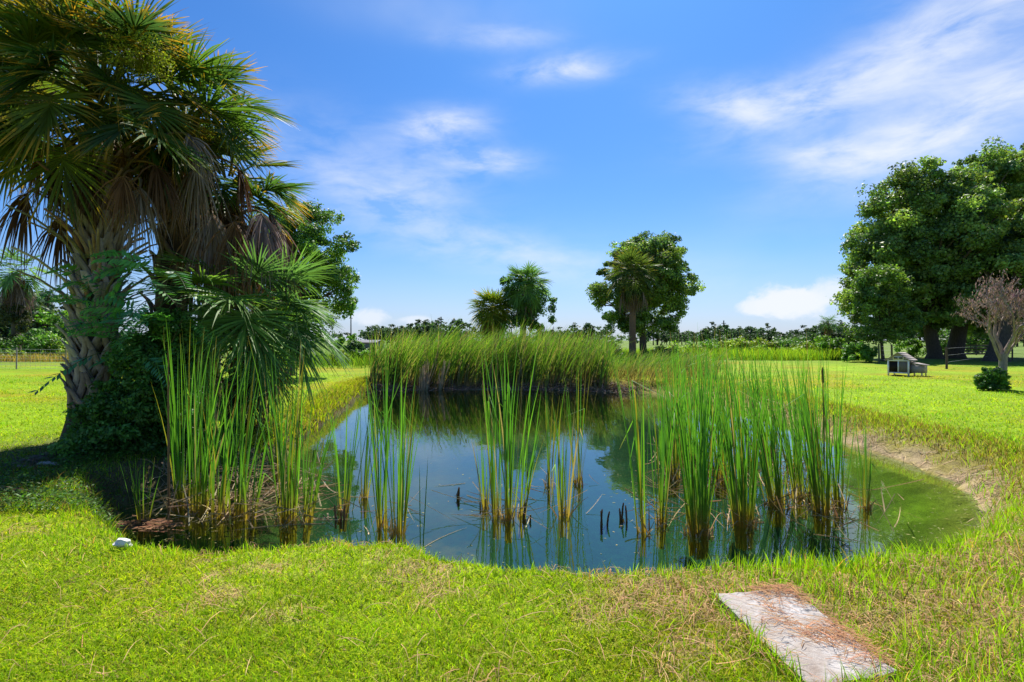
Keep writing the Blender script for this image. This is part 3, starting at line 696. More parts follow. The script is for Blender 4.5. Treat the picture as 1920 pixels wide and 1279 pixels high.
CL = [
 # left bank group
 (268, 985, 860, 16, 70, 'small thin cattail tuft at the far left of the water, beside the floating brown mat', (0.03, 0), .1, {'w': .012}),
 (345, 955, 625, 38, 60, 'tall cattail clump leftmost of the front row at the left bank', (0, 0), .1, {}),
 (372, 965, 650, 34, 70, 'tall cattail clump second from the left at the left bank', (.05, 0), .15, {}),
 (408, 972, 690, 20, 60, 'cattail clump third from the left at the left bank, among the yellower blades', (.04, 0), .3, {}),
 (442, 970, 660, 22, 60, 'cattail clump with a narrow base in front of the low palm trunk', (.08, 0), .12, {}),
 (468, 975, 770, 14, 70, 'short spreading cattail clump in the left group, below the low palm trunk', (.05, 0), .12, {}),
 (540, 980, 655, 40, 70, 'dense upright cattail clump with orange foot, right end of the left bank group', (0.0, 0), .1, {}),
 (574, 978, 760, 15, 60, 'lower slanting cattail clump just right of the orange-footed one', (.12, 0), .12, {}),
 (425, 905, 640, 34, 130, 'shaded cattail clump behind the front row at the left bank', (0, 0), .05, {}),
 (520, 900, 680, 24, 90, 'cattail clump behind the front row, below the fans of the low palm', (0, 0), .08, {}),
 # middle
 (641, 958, 705, 14, 70, 'thin grey-green cattail clump left of the cloud reflection', (.02, 0), .06, {}),
 (682, 935, 690, 10, 60, 'sparse fine cattail clump at the left edge of the cloud reflection', (.05, 0), .06, {'w': .014}),
 (718, 990, 640, 15, 55, 'slim tall cattail clump left of the fan-shaped clump in the cloud reflection', (-.02, 0), .05, {}),
 (746, 1000, 700, 22, 85, 'fan-shaped cattail clump on a narrow foot in the cloud reflection', (.02, 0), .05, {}),
 (910, 955, 770, 9, 50, 'small cattail clump at the left of the palm reflection', (-.03, 0), .1, {}),
 (931, 970, 640, 16, 50, 'tall narrow cattail clump, left member of the trio at the centre of the pond', (-.02, 0), .05, {}),
 (953, 975, 630, 22, 80, 'tallest and fullest cattail clump of the trio at the centre of the pond', (.02, 0), .05, {}),
 (975, 968, 720, 9, 60, 'thin cattail clump, right member of the trio at the centre of the pond', (.08, 0), .08, {}),
 (1029, 912, 700, 11, 50, 'yellowish cattail clump right of the centre trio', (0, 0), .4, {}),
 (1057, 968, 740, 14, 60, 'green cattail clump between two yellowish clumps in the middle of the pond', (0, 0), .08, {}),
 (1085, 908, 690, 13, 60, 'golden yellow cattail clump before the blue water in the middle of the pond', (0, 0), .65, {}),
 # right group
 (1206, 1000, 630, 15, 55, 'slender tall cattail clump at the left edge of the right-hand stand', (-.06, 0), .06, {}),
 (1240, 985, 650, 18, 60, 'slender cattail clump second from the left in the right-hand stand', (.0, 0), .08, {}),
 (1310, 1000, 640, 76, 120, 'thickest cattail clump at the front of the right-hand stand', (-.02, 0), .08, {}),
 (1396, 985, 650, 64, 90, 'dense cattail clump with a narrow orange foot at the front middle of the right-hand stand', (-.03, 0), .06, {}),
 (1458, 948, 645, 54, 90, 'left-leaning cattail clump right of the middle of the right-hand stand', (-.12, 0), .06, {}),
 (1503, 935, 655, 36, 80, 'cattail clump with a dark base just left of the one with the brown seed head', (-.10, 0), .05, {}),
 (1545, 962, 640, 44, 80, 'cattail clump with a brown seed head near the right end of the stand', (-.10, 0), .05, {'head': (1543, 720)}),
 (1572, 950, 690, 26, 60, 'cattail clump with an orange foot at the right end of the stand', (-.02, 0), .06, {}),
 (1622, 955, 780, 14, 70, 'low loose cattail clump in the green shallows, rightmost of all', (0, 0), .2, {}),
 (1262, 900, 650, 40, 90, 'cattail clump in the back row, leftmost of the right-hand stand', (-.04, 0), .1, {}),
 (1300, 880, 640, 50, 110, 'cattail clump in the back row behind the thickest front clump', (-.04, 0), .08, {}),
 (1348, 900, 640, 54, 110, 'cattail clump in the back row left of the dense middle clump', (-.05, 0), .08, {}),
 (1405, 870, 635, 54, 110, 'cattail clump in the back row directly behind the dense middle clump', (-.06, 0), .1, {}),
 (1440, 850, 635, 48, 110, 'cattail clump furthest back in the right-hand stand, near the sandy bank', (-.06, 0), .08, {}),
 (1490, 880, 645, 44, 100, 'cattail clump in the back row behind the dark-based clump', (-.10, 0), .08, {}),
 (1530, 890, 660, 34, 90, 'cattail clump in the back row, rightmost of the right-hand stand', (-.10, 0), .08, {}),
]
for (px, py, ty, n, wpx, lab, lean, yel, kw) in CL: clump(px, py, ty, n, wpx, lab, lean, yel, **kw)
def single(name, label, px, py, topx, topy, w, col, k=1):
    D = (CAMZ-WL)*F/(py-HY); x = X(px, D); mb = MB()
    e = np.array([X(topx, D)-x, 0, Z(topy, D)-WL])
    for j in range(k):
        e2 = e*R.uniform(.8, 1) + np.array([R.normal(0, .03), 0, 0]); b0 = np.array([R.normal(0, .012)*(k > 1), 0, -.2])
        u = np.linspace(0, 1, 8)[:, None]; P = (b0 + (e2-b0)*u)[None]
        mb.ribbons(P, w*np.array([1, 1, 1, .95, .9, .75, .5, .08])[None], np.array([[[.8, .6, 0]]]), np.array(col))
        mb.ribbons(P, w*np.array([1, 1, 1, .95, .9, .75, .5, .08])[None], np.array([[[-.6, .8, 0]]]), np.array(col))
    o = mb.build(name, M_dry if col[0] > col[1] else M_reed, loc=(x, D, WL)); tag(o, label, 'reed', 'lone reeds in the pond'); return o
for a_ in ((1360, 850, 630, 44, 120, 'cattail clump far back in the right-hand stand, behind the left middle clumps', (-.05, 0), .1),
           (1275, 850, 640, 34, 100, 'cattail clump far back at the left of the right-hand stand, before the lower reeds', (-.04, 0), .1)): clump(*a_)
single('reed', 'lone dead brown reed standing at the left bank in front of the bush', 315, 972, 318, 640, .024, (.30, .19, .10), 2)
single('reed', 'lone green reed rising from the lower edge of the cloud reflection', 788, 1015, 788, 838, .012, (.05, .14, .02), 2)
single('reed', 'lone leaning reed between the thin clumps at the left of the cloud reflection', 655, 960, 700, 720, .010, (.07, .15, .03))
single('reed', 'lone tall reed tip curving above the bank left of the far reed bed', 725, 905, 690, 640, .012, (.05, .13, .02))
# brown stubs of old cattails
STUB = [(100+538, 975, 'left of the thin grey-green clump'), (855, 935, 'in the middle of the cloud reflection'),
        (905, 950, 'below the left of the palm reflection'), (992, 905, 'in the palm reflection'), (985, 975, 'right foot of the centre trio'), (1130, 985, 'alone in the open blue water'),
        (1170, 975, 'tallest of those in the open blue water'), (1520, 940, 'dark one inside the right-hand stand')]
for px, py, w_ in STUB:
    D = (CAMZ-WL)*F/(py-HY); mb = MB(); dry_base(mb, 5, .03, R.uniform(.10, .2), (.15, .09, .05))
    for k in range(3):
        e = np.array([R.normal(0, .02), R.normal(0, .02), R.uniform(.06, .2)]); q0 = np.array([R.normal(0, .03), R.normal(0, .03), 0]); mb.tube(np.array([[0, 0, -.1], e*.6, e])+q0, [.012, .011, .008], 6, vary((.12, .07, .04), 1)[0])
    o = mb.build('cattail_stub', M_dry, loc=(X(px, D), D, WL)); tag(o, 'broken brown cattail stub ' + w_, 'cattail stub', 'broken cattail stubs in the water')
# fallen dead stalks
def litter(name, label, boxes, n, lmax, col=(.40, .29, .15), up=.3, w=.011):
    mb = MB(); K = 6; u = np.linspace(0, 1, K)
    for (x0, x1, y0, y1), m in zip(boxes, n):
        px = R.uniform(x0, x1, m); py = R.uniform(y0, y1, m); D = (CAMZ-WL)*F/(py-HY); x = X(px, D)
        a = R.uniform(0, 2*math.pi, m); L_ = lmax*R.uniform(.3, 1, m); z0 = R.uniform(0, up, m)*(R.random(m) < .7); z1 = R.uniform(0, up, m)*(R.random(m) < .5)
        bend = R.normal(0, .12, m)*L_
        P = np.zeros((m, K, 3))
        P[..., 0] = x[:, None] + (np.cos(a)*L_)[:, None]*(u-.5) - (np.sin(a)*bend)[:, None]*(u*u)
        P[..., 1] = D[:, None] + (np.sin(a)*L_)[:, None]*(u-.5) + (np.cos(a)*bend)[:, None]*(u*u)
        P[..., 2] = WL + .006 + z0[:, None]*(1-u) + z1[:, None]*u - .1*(u*(1-u))*(z0+z1)[:, None]
        gz_ = height(P[..., 0], P[..., 1]) + .015; P[..., 2] = np.maximum(P[..., 2], gz_)
        c = vary(col, m, .3, .06)[:, None]*np.ones((1, K, 1))
        for S in ([0, 0, 1.], None):
            sv = np.broadcast_to(np.array(S), P.shape) if S is not None else np.stack([-np.sin(a), np.cos(a), a*0], -1)[:, None]
            mb.ribbons(P, w*np.array([1, 1, .9, .8, .6, .2])[None]*R.uniform(.6, 1.2, (m, 1)), sv, c)
    o = mb.build(name, M_dry); tag(o, label, 'dead reeds', kind='stuff'); return o
litter('dead_reed_litter', 'tangle of fallen tan stalks around the left bank cattails', [(300, 500, 890, 975), (450, 620, 900, 985), (300, 480, 850, 930)], [190, 100, 80], .9, (.46, .36, .22), .40, .014)
litter('dead_reed_litter', 'scattered fallen tan stalks on the water in the middle of the pond', [(640, 1120, 900, 1010), (880, 1000, 930, 985)], [30, 16], .7, (.48, .38, .24), .26, .009)
litter('dead_reed_litter', 'bent tan stalks lying among the right-hand cattail stand', [(1200, 1600, 880, 1000), (1220, 1560, 840, 930), (1560, 1700, 930, 1010)], [110, 100, 16], .8, (.48, .34, .18), .40, .011)

fb = MB(); n0 = 5000; px_ = R.uniform(250, 1830, n0); py_ = R.uniform(770, 1100, n0); y = (CAMZ-WL)*F/(py_-HY); x = X(px_, y); d = sdist(x, y)
keep = (d < -.05) & (R.random(n0) < .06 + .5*np.exp(-((d+.2)/.25)**2) + .35*sst(.55, .7, fbm(x*1.2, y*1.2, 161))); x, y = x[keep], y[keep]; n = len(x); a = R.uniform(0, 6.3, n)
dr = np.stack([np.cos(a), np.sin(a), a*0], -1); fb.leaves(np.stack([x, y, np.full(n, WL+.004)], -1), dr, np.tile([0, 0, 1.], (n, 1)), R.uniform(.015, .06, n), R.uniform(.006, .018, n), vary((.26, .24, .09), n, .35, .12))
tag(fb.build('floating_debris', M_dry), 'specks of leaf and straw floating on the pond', 'pond debris', kind='stuff')
# far reed bed (mass)
def bed(name, label, xr, yr, n, hr, lean, w, seedoff=0, green=((.13, .27, .035), (.17, .31, .038), (.24, .33, .045), (.11, .22, .035), (.30, .26, .12))):
    mb = MB(); K = 7; u = np.linspace(0, 1, K)
    m = n*4; x = R.uniform(*xr, m); y = R.uniform(*yr, m); d = sdist(x, y)
    ok = (d > -.25); x = x[ok][:n]; y = y[ok][:n]; m = len(x); d = d[ok][:n]
    z = np.maximum(height(x, y), WL-.15)
    gap = fbm(x*1.7, y*1.3, 52); kp = R.random(m) < sst(.28, .42, gap)+.15; x = x[kp]; y = y[kp]; z = z[kp]; d = d[kp]; m = len(x)
    hh = hr*(.5+.5*R.random(m)**.9)*(.6+.75*fbm(x*.9, y*.9, 50))
    lm_ = (.2+1.9*fbm(x*.8, y*.8, 54))[:, None]; ty = np.array(lean)*R.uniform(.1, 1.4, m)[:, None]*lm_ + R.normal(0, .07, (m, 2))
    cv = np.array(lean)*R.uniform(.1, 2.4, m)[:, None]*lm_ + R.normal(0, .12, (m, 2))
    P = np.zeros((m, K, 3)); P[..., 0] = x[:, None] + (ty[:, :1]*u + cv[:, :1]*u**2.5)*hh[:, None]; P[..., 1] = y[:, None] + (ty[:, 1:]*u + cv[:, 1:]*u**2.5)*hh[:, None]
    P[..., 2] = z[:, None] - .05 + hh[:, None]*(u-.18*np.abs(cv[:, :1])*u**3*1.5)
    sa = R.uniform(0, math.pi, m); S = np.stack([np.cos(sa), np.sin(sa), sa*0], -1)[:, None]
    c = np.array(green)[R.integers(len(green), size=m)]*(1+R.normal(0, .15, (m, 1)))*(.8+.4*fbm(x*1.2, y*1.2, 57))[:, None]
    c = np.repeat(c[:, None], K, 1)
    uz = u[None, :, None]*hh[:, None, None]
    md = np.clip((.75-uz)/.5, 0, 1)*.85; c = c*(1-md)+np.array([.32, .22, .12])*md
    mb.ribbons(P, w*np.array([1, 1, 1, .9, .75, .5, .1])[None]*R.uniform(.7, 1.3, (m, 1)), S, np.clip(c, .004, .9))
    o = mb.build(name, M_reed); tag(o, label, 'reeds', kind='stuff'); return o
bed('reed_bed', 'dense wind-swept bed of green reeds along the far bank', (-5.8, 3.8), (21.2, 25.5), 6600, 2.4, (.16, 0), .032)
bed('reed_bed', 'lower reeds thinning out behind the right end of the far reed bed', (3.6, 8.4), (21.0, 25), 1500, 1.5, (.24, 0), .024)
th = MB(); m = 9000; x = R.uniform(-5.6, 5.4, m); y = R.uniform(20.8, 23.2, m); ok = np.abs(sdist(x, y)-.0) < .32; x = x[ok]; y = y[ok]; m = len(x)
z = np.maximum(height(x, y), WL)
dr = unit(np.stack([R.normal(0, .7, m), R.normal(-.3, .5, m), R.uniform(-.3, .8, m)], -1)); L_ = R.uniform(.2, .75, m)
u = np.linspace(0, 1, 4); P = np.stack([x, y, z+.05], -1)[:, None] + dr[:, None]*(L_[:, None]*u)[..., None]; P[..., 2] -= .25*u**2; P[..., 2] = np.maximum(P[..., 2], WL+.005)
th.ribbons(P, np.array([.022, .02, .016, .006])[None], unit(np.cross(dr, rdir(m)))[:, None], vary((.36, .25, .17), m, .35, .1)[:, None])
for cx, wd in ((-3.55, .08), (-2.9, .03)):     # pale strawy gaps
    k = int(700*wd); xx = cx + R.normal(0, wd, k); dr2 = np.stack([R.normal(.12, .12, k), R.normal(-.05, .1, k), np.ones(k)], -1)
    P = np.stack([xx, np.full(k, 21.55)+R.uniform(-.15, .3, k), np.full(k, WL)], -1)[:, None] + dr2[:, None]*(R.uniform(.2, 1.3, k)[:, None]*u)[..., None]
    th.ribbons(P, .022, np.array([[[1., 0, 0]]]), vary((.40, .30, .19), k, .25, .06)[:, None])
for k in range(70):      # brown seed heads and bare stalks standing in the bed
    xx = R.uniform(-5.5, 4.0); yy = R.uniform(21.6, 24); h_ = R.uniform(1.6, 2.6); tx = R.normal(.12, .12)
    th.ribbons(np.array([[[xx, yy, WL], [xx+tx*.5*h_*.5, yy, WL+h_*.5], [xx+tx*h_, yy, WL+h_]]]), .016, np.array([[[1., 0, 0]]]), np.array((.33, .25, .13)))
    if k % 2: th.tube([(xx+tx*h_, yy, WL+h_), (xx+tx*h_*1.03, yy, WL+h_+.1), (xx+tx*h_*1.06, yy, WL+h_+.2)], [.008, .022, .006], 6, (.20, .10, .05))
tag(th.build('dead_reed_thatch', M_dry), 'brown broken thatch along the foot of the far reed bed', 'dead reeds', kind='stuff')

# ------------------------------------------------------------------ grass
slab = np.array([(1.24, 3.26), (1.74, 3.33), (1.80, 2.50), (1.33, 2.36)])
def in_poly(x, y, P):
    ins = np.zeros(x.shape, bool)
    for (ax, ay), (bx, by) in zip(P, np.roll(P, -1, 0)):
        ins ^= ((ay > y) != (by > y)) & (x < (bx-ax)*(y-ay)/((by-ay) if by != ay else 1e-9)+ax)
    return ins
def blades(mb, x, y, hh, w, lean, c, K=4):
    n = len(x); z = height(x, y); u = np.linspace(0, 1, K)
    a = R.uniform(0, 2*math.pi, n); t = np.stack([np.cos(a), np.sin(a)], -1)*(lean*R.random(n)**.7)[:, None]
    P = np.zeros((n, K, 3)); P[..., 0] = x[:, None] + t[:, :1]*hh[:, None]*(u**1.6); P[..., 1] = y[:, None] + t[:, 1:]*hh[:, None]*(u**1.6)
    P[..., 2] = z[:, None] - .006 + hh[:, None]*(u - .25*np.minimum(lean, 1)*np.ones((n, 1))*u**2)
    sa = R.uniform(0, math.pi, n); S = np.stack([np.cos(sa), np.sin(sa), sa*0], -1)[:, None]
    prof = np.array([.8, 1, .75, .08]) if K == 4 else np.array([.9, .9, .08])
    c = c[:, None]*(np.linspace(.85, 1.1, K))[None, :, None]
    mb.ribbons(P, w[:, None]*prof[None], S, np.clip(c, .004, .9))
def sample(n, d0, d1, p, xr=None):
    uu = R.random(n)
    D = (d0**(1-p) + uu*(d1**(1-p)-d0**(1-p)))**(1/(1-p))
    x = R.uniform(-1.05, 1.05, n)*D if xr is None else R.uniform(*xr, n)
    return x, D
GCOL = np.array([(.29, .42, .016), (.35, .47, .02), (.20, .35, .014), (.43, .47, .03)])
def grass_cols(x, y, n, dry):
    c = GCOL[R.integers(4, size=n)]*(1+R.normal(0, .14, (n, 1)))*(.55+.5*fbm(x*1.5, y*1.5, 61)+.45*fbm(x*.45, y*.45, 64))[:, None]
    yl = sst(.45, .7, fbm(x*.2, y*.2, 38)*.6+fbm(x*.9, y*.9, 31)*.4)[:, None]*.6; c = c*(1-yl) + c*np.array([1.22, .97, .8])*yl
    isd = R.random(n) < dry
    c[isd] = vary((.38, .28, .12), isd.sum(), .22, .06)
    return c
# short mown lawn
mb = MB(); x, y = sample(230000, 2.25, 24, 1.6)
d = sdist(x, y); r_ = sst(3.2, 5, x)*sst(4.9, 5.8, y)
keep = (d > .12 + .55*r_) & ~in_poly(x, y, slab) & ~((np.abs(x+5.9) < 1.3) & (np.abs(y-7.4) < 1.4) & (R.random(len(x)) < .75))
n1 = fbm(x*.9, y*.9, 31); n2 = fbm(x*4, y*4, 35); rd = sst(.6, 2.6, x)*sst(7.5, 5, y)
bare = sst(.50, .66, n1*.55+n2*.45+.10*rd)*sst(9, 5, y)
keep &= R.random(len(x)) > bare*.6
x, y = x[keep], y[keep]; n = len(x); rd = rd[keep]
hh = R.uniform(.025, .065, n)*(1+.012*(y-2.3)*2); w = R.uniform(.0035, .0068, n)*(y/3)**.62
blades(mb, x, y, hh, w, 1.2, grass_cols(x, y, n, .07+.28*rd+.12*bare[keep]))
tag(mb.build('lawn_grass', M_grass), 'short mown yellow-green grass covering the lawn', 'grass', kind='stuff')
# small round-leaved lawn weeds
mb = MB(); x, y = sample(26000, 2.25, 7, 1.4); d = sdist(x, y); keep = (d > .15) & ~in_poly(x, y, slab) & (fbm(x*1.3, y*1.3, 71) > .42); x, y = x[keep], y[keep]; n = len(x)
P = np.stack([x, y, height(x, y)+R.uniform(.005, .03, n)], -1); a = R.uniform(0, 6.3, n); dr = unit(np.stack([np.cos(a), np.sin(a), R.uniform(-.1, .7, n)], -1))
mb.leaves(P, dr, unit(np.array([0, 0, 1.])+R.normal(0, .35, (n, 3))), R.uniform(.012, .028, n), R.uniform(.005, .010, n), grass_cols(x, y, n, .10))
tag(mb.build('lawn_weeds', M_grass), 'tiny broad-leaved weeds woven through the near lawn', 'weeds', kind='stuff')
# longer grass on the bank rim and at the right foreground
mb = MB(); x, y = sample(60000, 2.3, 8.5, 1.3); d = sdist(x, y)
rim = np.exp(-((d-.35)/.28)**2)*(y < 7.5); rgt = sst(.5, 1.6, x)*sst(7, 5.2, y)*.42*np.clip(fbm(x*2, y*2, 81)*2.2-.45, 0, 1)
tuft = sst(.55, .7, fbm(x*3, y*3, 83))*.10
keep = (R.random(len(x)) < rim*.55+rgt+tuft) & (d > .03) & ~in_poly(x, y, slab); x, y = x[keep], y[keep]; n = len(x)
hh = R.uniform(.06, .17, n)*(.7+.6*sst(0, 2.5, x)); w = R.uniform(.0035, .0065, n)*(y/3)**.5
c = np.array([(.24, .42, .02), (.30, .46, .022), (.19, .35, .02)])[R.integers(3, size=n)]*(1+R.normal(0, .13, (n, 1))); isd = R.random(n) < .10; c[isd] = vary((.42, .30, .12), isd.sum())
blades(mb, x, y, hh, w, .55, c)
tag(mb.build('bank_grass', M_grass), 'longer bright grass along the pond rim and around the concrete slab', 'grass', kind='stuff')
# flattened straw at the right
mb = MB(); n0 = 42000; x, y = sample(n0, 2.3, 7.2, 1.3); d = sdist(x, y)
pr = sst(.3, 1.8, x)*.9*sst(.40, .60, fbm(x*1.8, y*1.8, 91)) + .35*sst(.52, .64, fbm(x*.9, y*.9, 31)*.55+fbm(x*4, y*4, 35)*.45) + .02 + .8*sst(3, 4.5, x)*sst(1.4, .5, d)
keep = (R.random(n0) < pr) & (d > .08) & ~in_poly(x, y, slab); x, y = x[keep], y[keep]; n = len(x)
z = height(x, y); a = R.uniform(0, 6.3, n); L_ = R.uniform(.05, .22, n); u = np.linspace(0, 1, 4)
P = np.zeros((n, 4, 3)); P[..., 0] = x[:, None]+np.cos(a)[:, None]*L_[:, None]*u; P[..., 1] = y[:, None]+np.sin(a)[:, None]*L_[:, None]*u
P[..., 2] = height(P[..., 0], P[..., 1]) + .008 + R.uniform(0, .03, (n, 1)) + R.uniform(-.01, .05, (n, 1))*np.sin(u*math.pi)
mb.ribbons(P, R.uniform(.002, .0042, n)[:, None]*np.array([1, 1, .8, .3])[None], np.stack([-np.sin(a), np.cos(a), a*0+.4], -1)[:, None], vary((.44, .27, .12), n, .32, .08)[:, None])
tag(mb.build('straw_litter', M_dry), 'flattened tan straw lying in the rough grass on the right', 'straw', kind='stuff')
mb = MB(); n0 = 16000; x = R.uniform(3, 8, n0); y = R.uniform(4.8, 15, n0); d = sdist(x, y)
keep = (R.random(n0) < np.exp(-((d-.22)/.28)**2)*(.25+.75*sst(.4, .6, fbm(x*2.5, y*2.5, 131)))) & (d > -.12); x, y = x[keep], y[keep]; n = len(x); a = R.uniform(0, 6.3, n); L_ = R.uniform(.05, .3, n); u = np.linspace(0, 1, 4)
P = np.zeros((n, 4, 3)); P[..., 0] = x[:, None]+np.cos(a)[:, None]*L_[:, None]*u; P[..., 1] = y[:, None]+np.sin(a)[:, None]*L_[:, None]*u
P[..., 2] = np.maximum(height(P[..., 0], P[..., 1]), WL) + .008 + R.uniform(0, .04, (n, 1))
mb.ribbons(P, R.uniform(.004, .010, n)[:, None]*np.array([1, 1, .8, .3])[None], np.stack([-np.sin(a), np.cos(a), a*0+.4], -1)[:, None], vary((.36, .26, .14), n, .4, .08)[:, None])
tag(mb.build('straw_litter', M_dry), 'broken dry stems littering the sandy margin of the right bank', 'straw', kind='stuff')
# right bank dry fringe and far lawn tufts
mb = MB(); n0 = 130000; x = R.uniform(2.5, 8.5, n0); y = R.uniform(4.8, 21, n0); d = sdist(x, y)
pr = np.exp(-((d-.85)/.45)**2)*sst(3.0, 4.6, x); keep = (R.random(n0) < pr*.9) & (d > .12 + .25*(fbm(x*2, y*2, 85) > .5)); x, y = x[keep], y[keep]; n = len(x)
c = grass_cols(x, y, n, .4); isd = R.random(n) < .28; c[isd] = vary((.22, .13, .06), isd.sum()); c = c*np.array([.85, .95, 1])
blades(mb, x, y, R.uniform(.05, .17, n), R.uniform(.006, .012, n), .7, c)
tag(mb.build('bank_grass', M_grass), 'dry russet and green grass fringing the sandy right bank', 'grass', kind='stuff')
# far left/right lawn edge overhang: grass lip at left-far bank
mb = MB(); n0 = 30000; n0 = 80000; x = R.uniform(-7, -3.5, n0); y = R.uniform(8.5, 22, n0); d = sdist(x, y)
keep = (R.random(n0) < np.exp(-((d-.30)/.30)**2)*(.4+.9*fbm(x*2, y*2, 86))) & (d > .03); x, y = x[keep], y[keep]; n = len(x)
blades(mb, x, y, R.uniform(.08, .28, n), R.uniform(.008, .016, n), .9, grass_cols(x, y, n, .35)*.85)
tag(mb.build('bank_grass', M_grass), 'shaggy grass lip along the left bank behind the palms', 'grass', kind='stuff')
# shaded weeds on the left bank
mb = MB(); n0 = 34000; x = R.uniform(-6.6, -3.0, n0); y = R.uniform(4.9, 8.2, n0); d = sdist(x, y)
keep = (d > .02) & (d < 2.6) & (R.random(n0) < sst(.38, .55, fbm(x*2.2, y*2.2, 95))); x, y = x[keep], y[keep]; n = len(x)
P = np.stack([x, y, height(x, y)+R.random(n)**1.5*.13], -1); a = R.uniform(0, 6.3, n); dr = unit(np.stack([np.cos(a), np.sin(a), R.uniform(-.3, .6, n)], -1))
mb.leaves(P, dr, unit(np.array([0, 0, 1.])+R.normal(0, .5, (n, 3))), R.uniform(.02, .06, n), R.uniform(.01, .025, n), vary((.08, .17, .025), n, .3, .12))
tag(mb.build('bank_weeds', M_leaf), 'low dark weeds on the shaded left bank below the palms', 'weeds', kind='stuff')
mb = MB(); n0 = 15000; x = R.uniform(-6.8, -3.2, n0); y = R.uniform(4.9, 8.6, n0); d = sdist(x, y); keep = (d > .05) & (R.random(n0) < .5); x, y = x[keep], y[keep]; n = len(x)
blades(mb, x, y, R.uniform(.05, .2, n), R.uniform(.004, .009, n), .9, np.where(R.random((n, 1)) < .3, vary((.22, .17, .08), n), vary((.12, .22, .025), n)))
tag(mb.build('bank_grass', M_grass), 'ragged shaded grass on the left bank below the palms', 'grass', kind='stuff')

# ------------------------------------------------------------------ slab and small ground objects
def concrete_mat():
    m, nt = new_mat('rough_concrete'); L = nt.links.new
    tc = N(nt, 'ShaderNodeTexCoord')
    def noise(s, det=8, ro=.7):
        n = N(nt, 'ShaderNodeTexNoise'); n.inputs['Scale'].default_value = s; n.inputs['Detail'].default_value = det; n.inputs['Roughness'].default_value = ro
        L(tc.outputs['Object'], n.inputs['Vector']); return n
    n1 = noise(5); n2 = noise(22); n3 = noise(90, 4)
    cr = N(nt, 'ShaderNodeValToRGB'); L(n1.outputs[0], cr.inputs[0])
    el = cr.color_ramp.elements; el[0].position = .32; el[0].color = (.27, .21, .17, 1); el[1].position = .62; el[1].color = (.48, .45, .43, 1)
    e = el.new(.48); e.color = (.39, .34, .30, 1)
    r2 = N(nt, 'ShaderNodeMapRange'); L(n2.outputs[0], r2.inputs[0]); r2.inputs[1].default_value = .52; r2.inputs[2].default_value = .62
    r3 = N(nt, 'ShaderNodeMapRange'); L(n1.outputs[0], r3.inputs[0]); r3.inputs[1].default_value = .46; r3.inputs[2].default_value = .56
    mm = N(nt, 'ShaderNodeMath', operation='MULTIPLY'); L(r2.outputs[0], mm.inputs[0]); L(r3.outputs[0], mm.inputs[1])
    mx = N(nt, 'ShaderNodeMix', data_type='RGBA'); L(mm.outputs[0], mx.inputs[0]); L(cr.outputs[0], mx.inputs[6]); mx.inputs[7].default_value = (.09, .095, .11, 1)
    p = N(nt, 'ShaderNodeBsdfPrincipled'); p.inputs['Roughness'].default_value = .9; L(mx.outputs[2], p.inputs['Base Color'])
    ad = N(nt, 'ShaderNodeMath', operation='ADD'); L(n2.outputs[0], ad.inputs[0]); L(n3.outputs[0], ad.inputs[1])
    b = N(nt, 'ShaderNodeBump'); b.inputs['Strength'].default_value = .7; b.inputs['Distance'].default_value = .012; L(ad.outputs[0], b.inputs['Height']); L(b.outputs[0], p.inputs['Normal'])
    o = N(nt, 'ShaderNodeOutputMaterial'); L(p.outputs[0], o.inputs[0]); return m
sc_ = slab.mean(0); nsx, nsy = 22, 36
uu, vv = np.meshgrid(np.linspace(0, 1, nsx), np.linspace(0, 1, nsy))
q = (slab[3][None, None]*(1-uu[..., None])+slab[2]*uu[..., None])*(1-vv[..., None]) + (slab[0]*(1-uu[..., None])+slab[1]*uu[..., None])*vv[..., None]
jx = (fbm(uu*7, vv*11, 141)-.5)*.03; jy = (fbm(uu*7, vv*11, 145)-.5)*.03; eb = (np.minimum(np.minimum(uu, 1-uu), np.minimum(vv, 1-vv)) < .001)[..., None]; q = q + np.stack([jx, jy], -1)*eb
edge = np.minimum(np.minimum(uu, 1-uu)*.5, np.minimum(vv, 1-vv)*.9)
zt = .062 + (fbm(q[..., 0]*9, q[..., 1]*9, 101)-.5)*.016 - .012*sst(.012, 0, edge)
top = np.concatenate([q - sc_, zt[..., None]], -1).reshape(-1, 3)
sb = MB(); i = np.arange(nsy-1)[:, None]*nsx+np.arange(nsx-1)[None]; sb.add(top, np.stack([i, i+1, i+nsx+1, i+nsx], -1), (.6, .57, .54))
ring = [k for k in range(nsx)] + [k*nsx+nsx-1 for k in range(1, nsy)] + [(nsy-1)*nsx+k for k in range(nsx-2, -1, -1)] + [k*nsx for k in range(nsy-2, 0, -1)]
rv = top[ring]; lowv = rv*np.array([1.0, 1.0, 0]) + np.array([0, 0, -.06]); jit = R.normal(0, .003, (len(ring), 3)); n_ = len(ring)
mid = rv*np.array([1.006, 1.006, .5]) + jit
k_ = np.arange(n_); k2 = (k_+1) % n_
sb.add(np.vstack([rv, mid, lowv]), np.vstack([np.stack([k_, k_+n_, k2+n_, k2], -1), np.stack([k_+n_, k_+2*n_, k2+2*n_, k2+n_], -1)]), (.5, .48, .45))
so = sb.build('concrete_slab', concrete_mat(), loc=(sc_[0], sc_[1], 0)); tag(so, 'weathered pale concrete slab lying in the grass at lower right', 'concrete slab')
tf = MB(); tx_ = []; ty_ = []
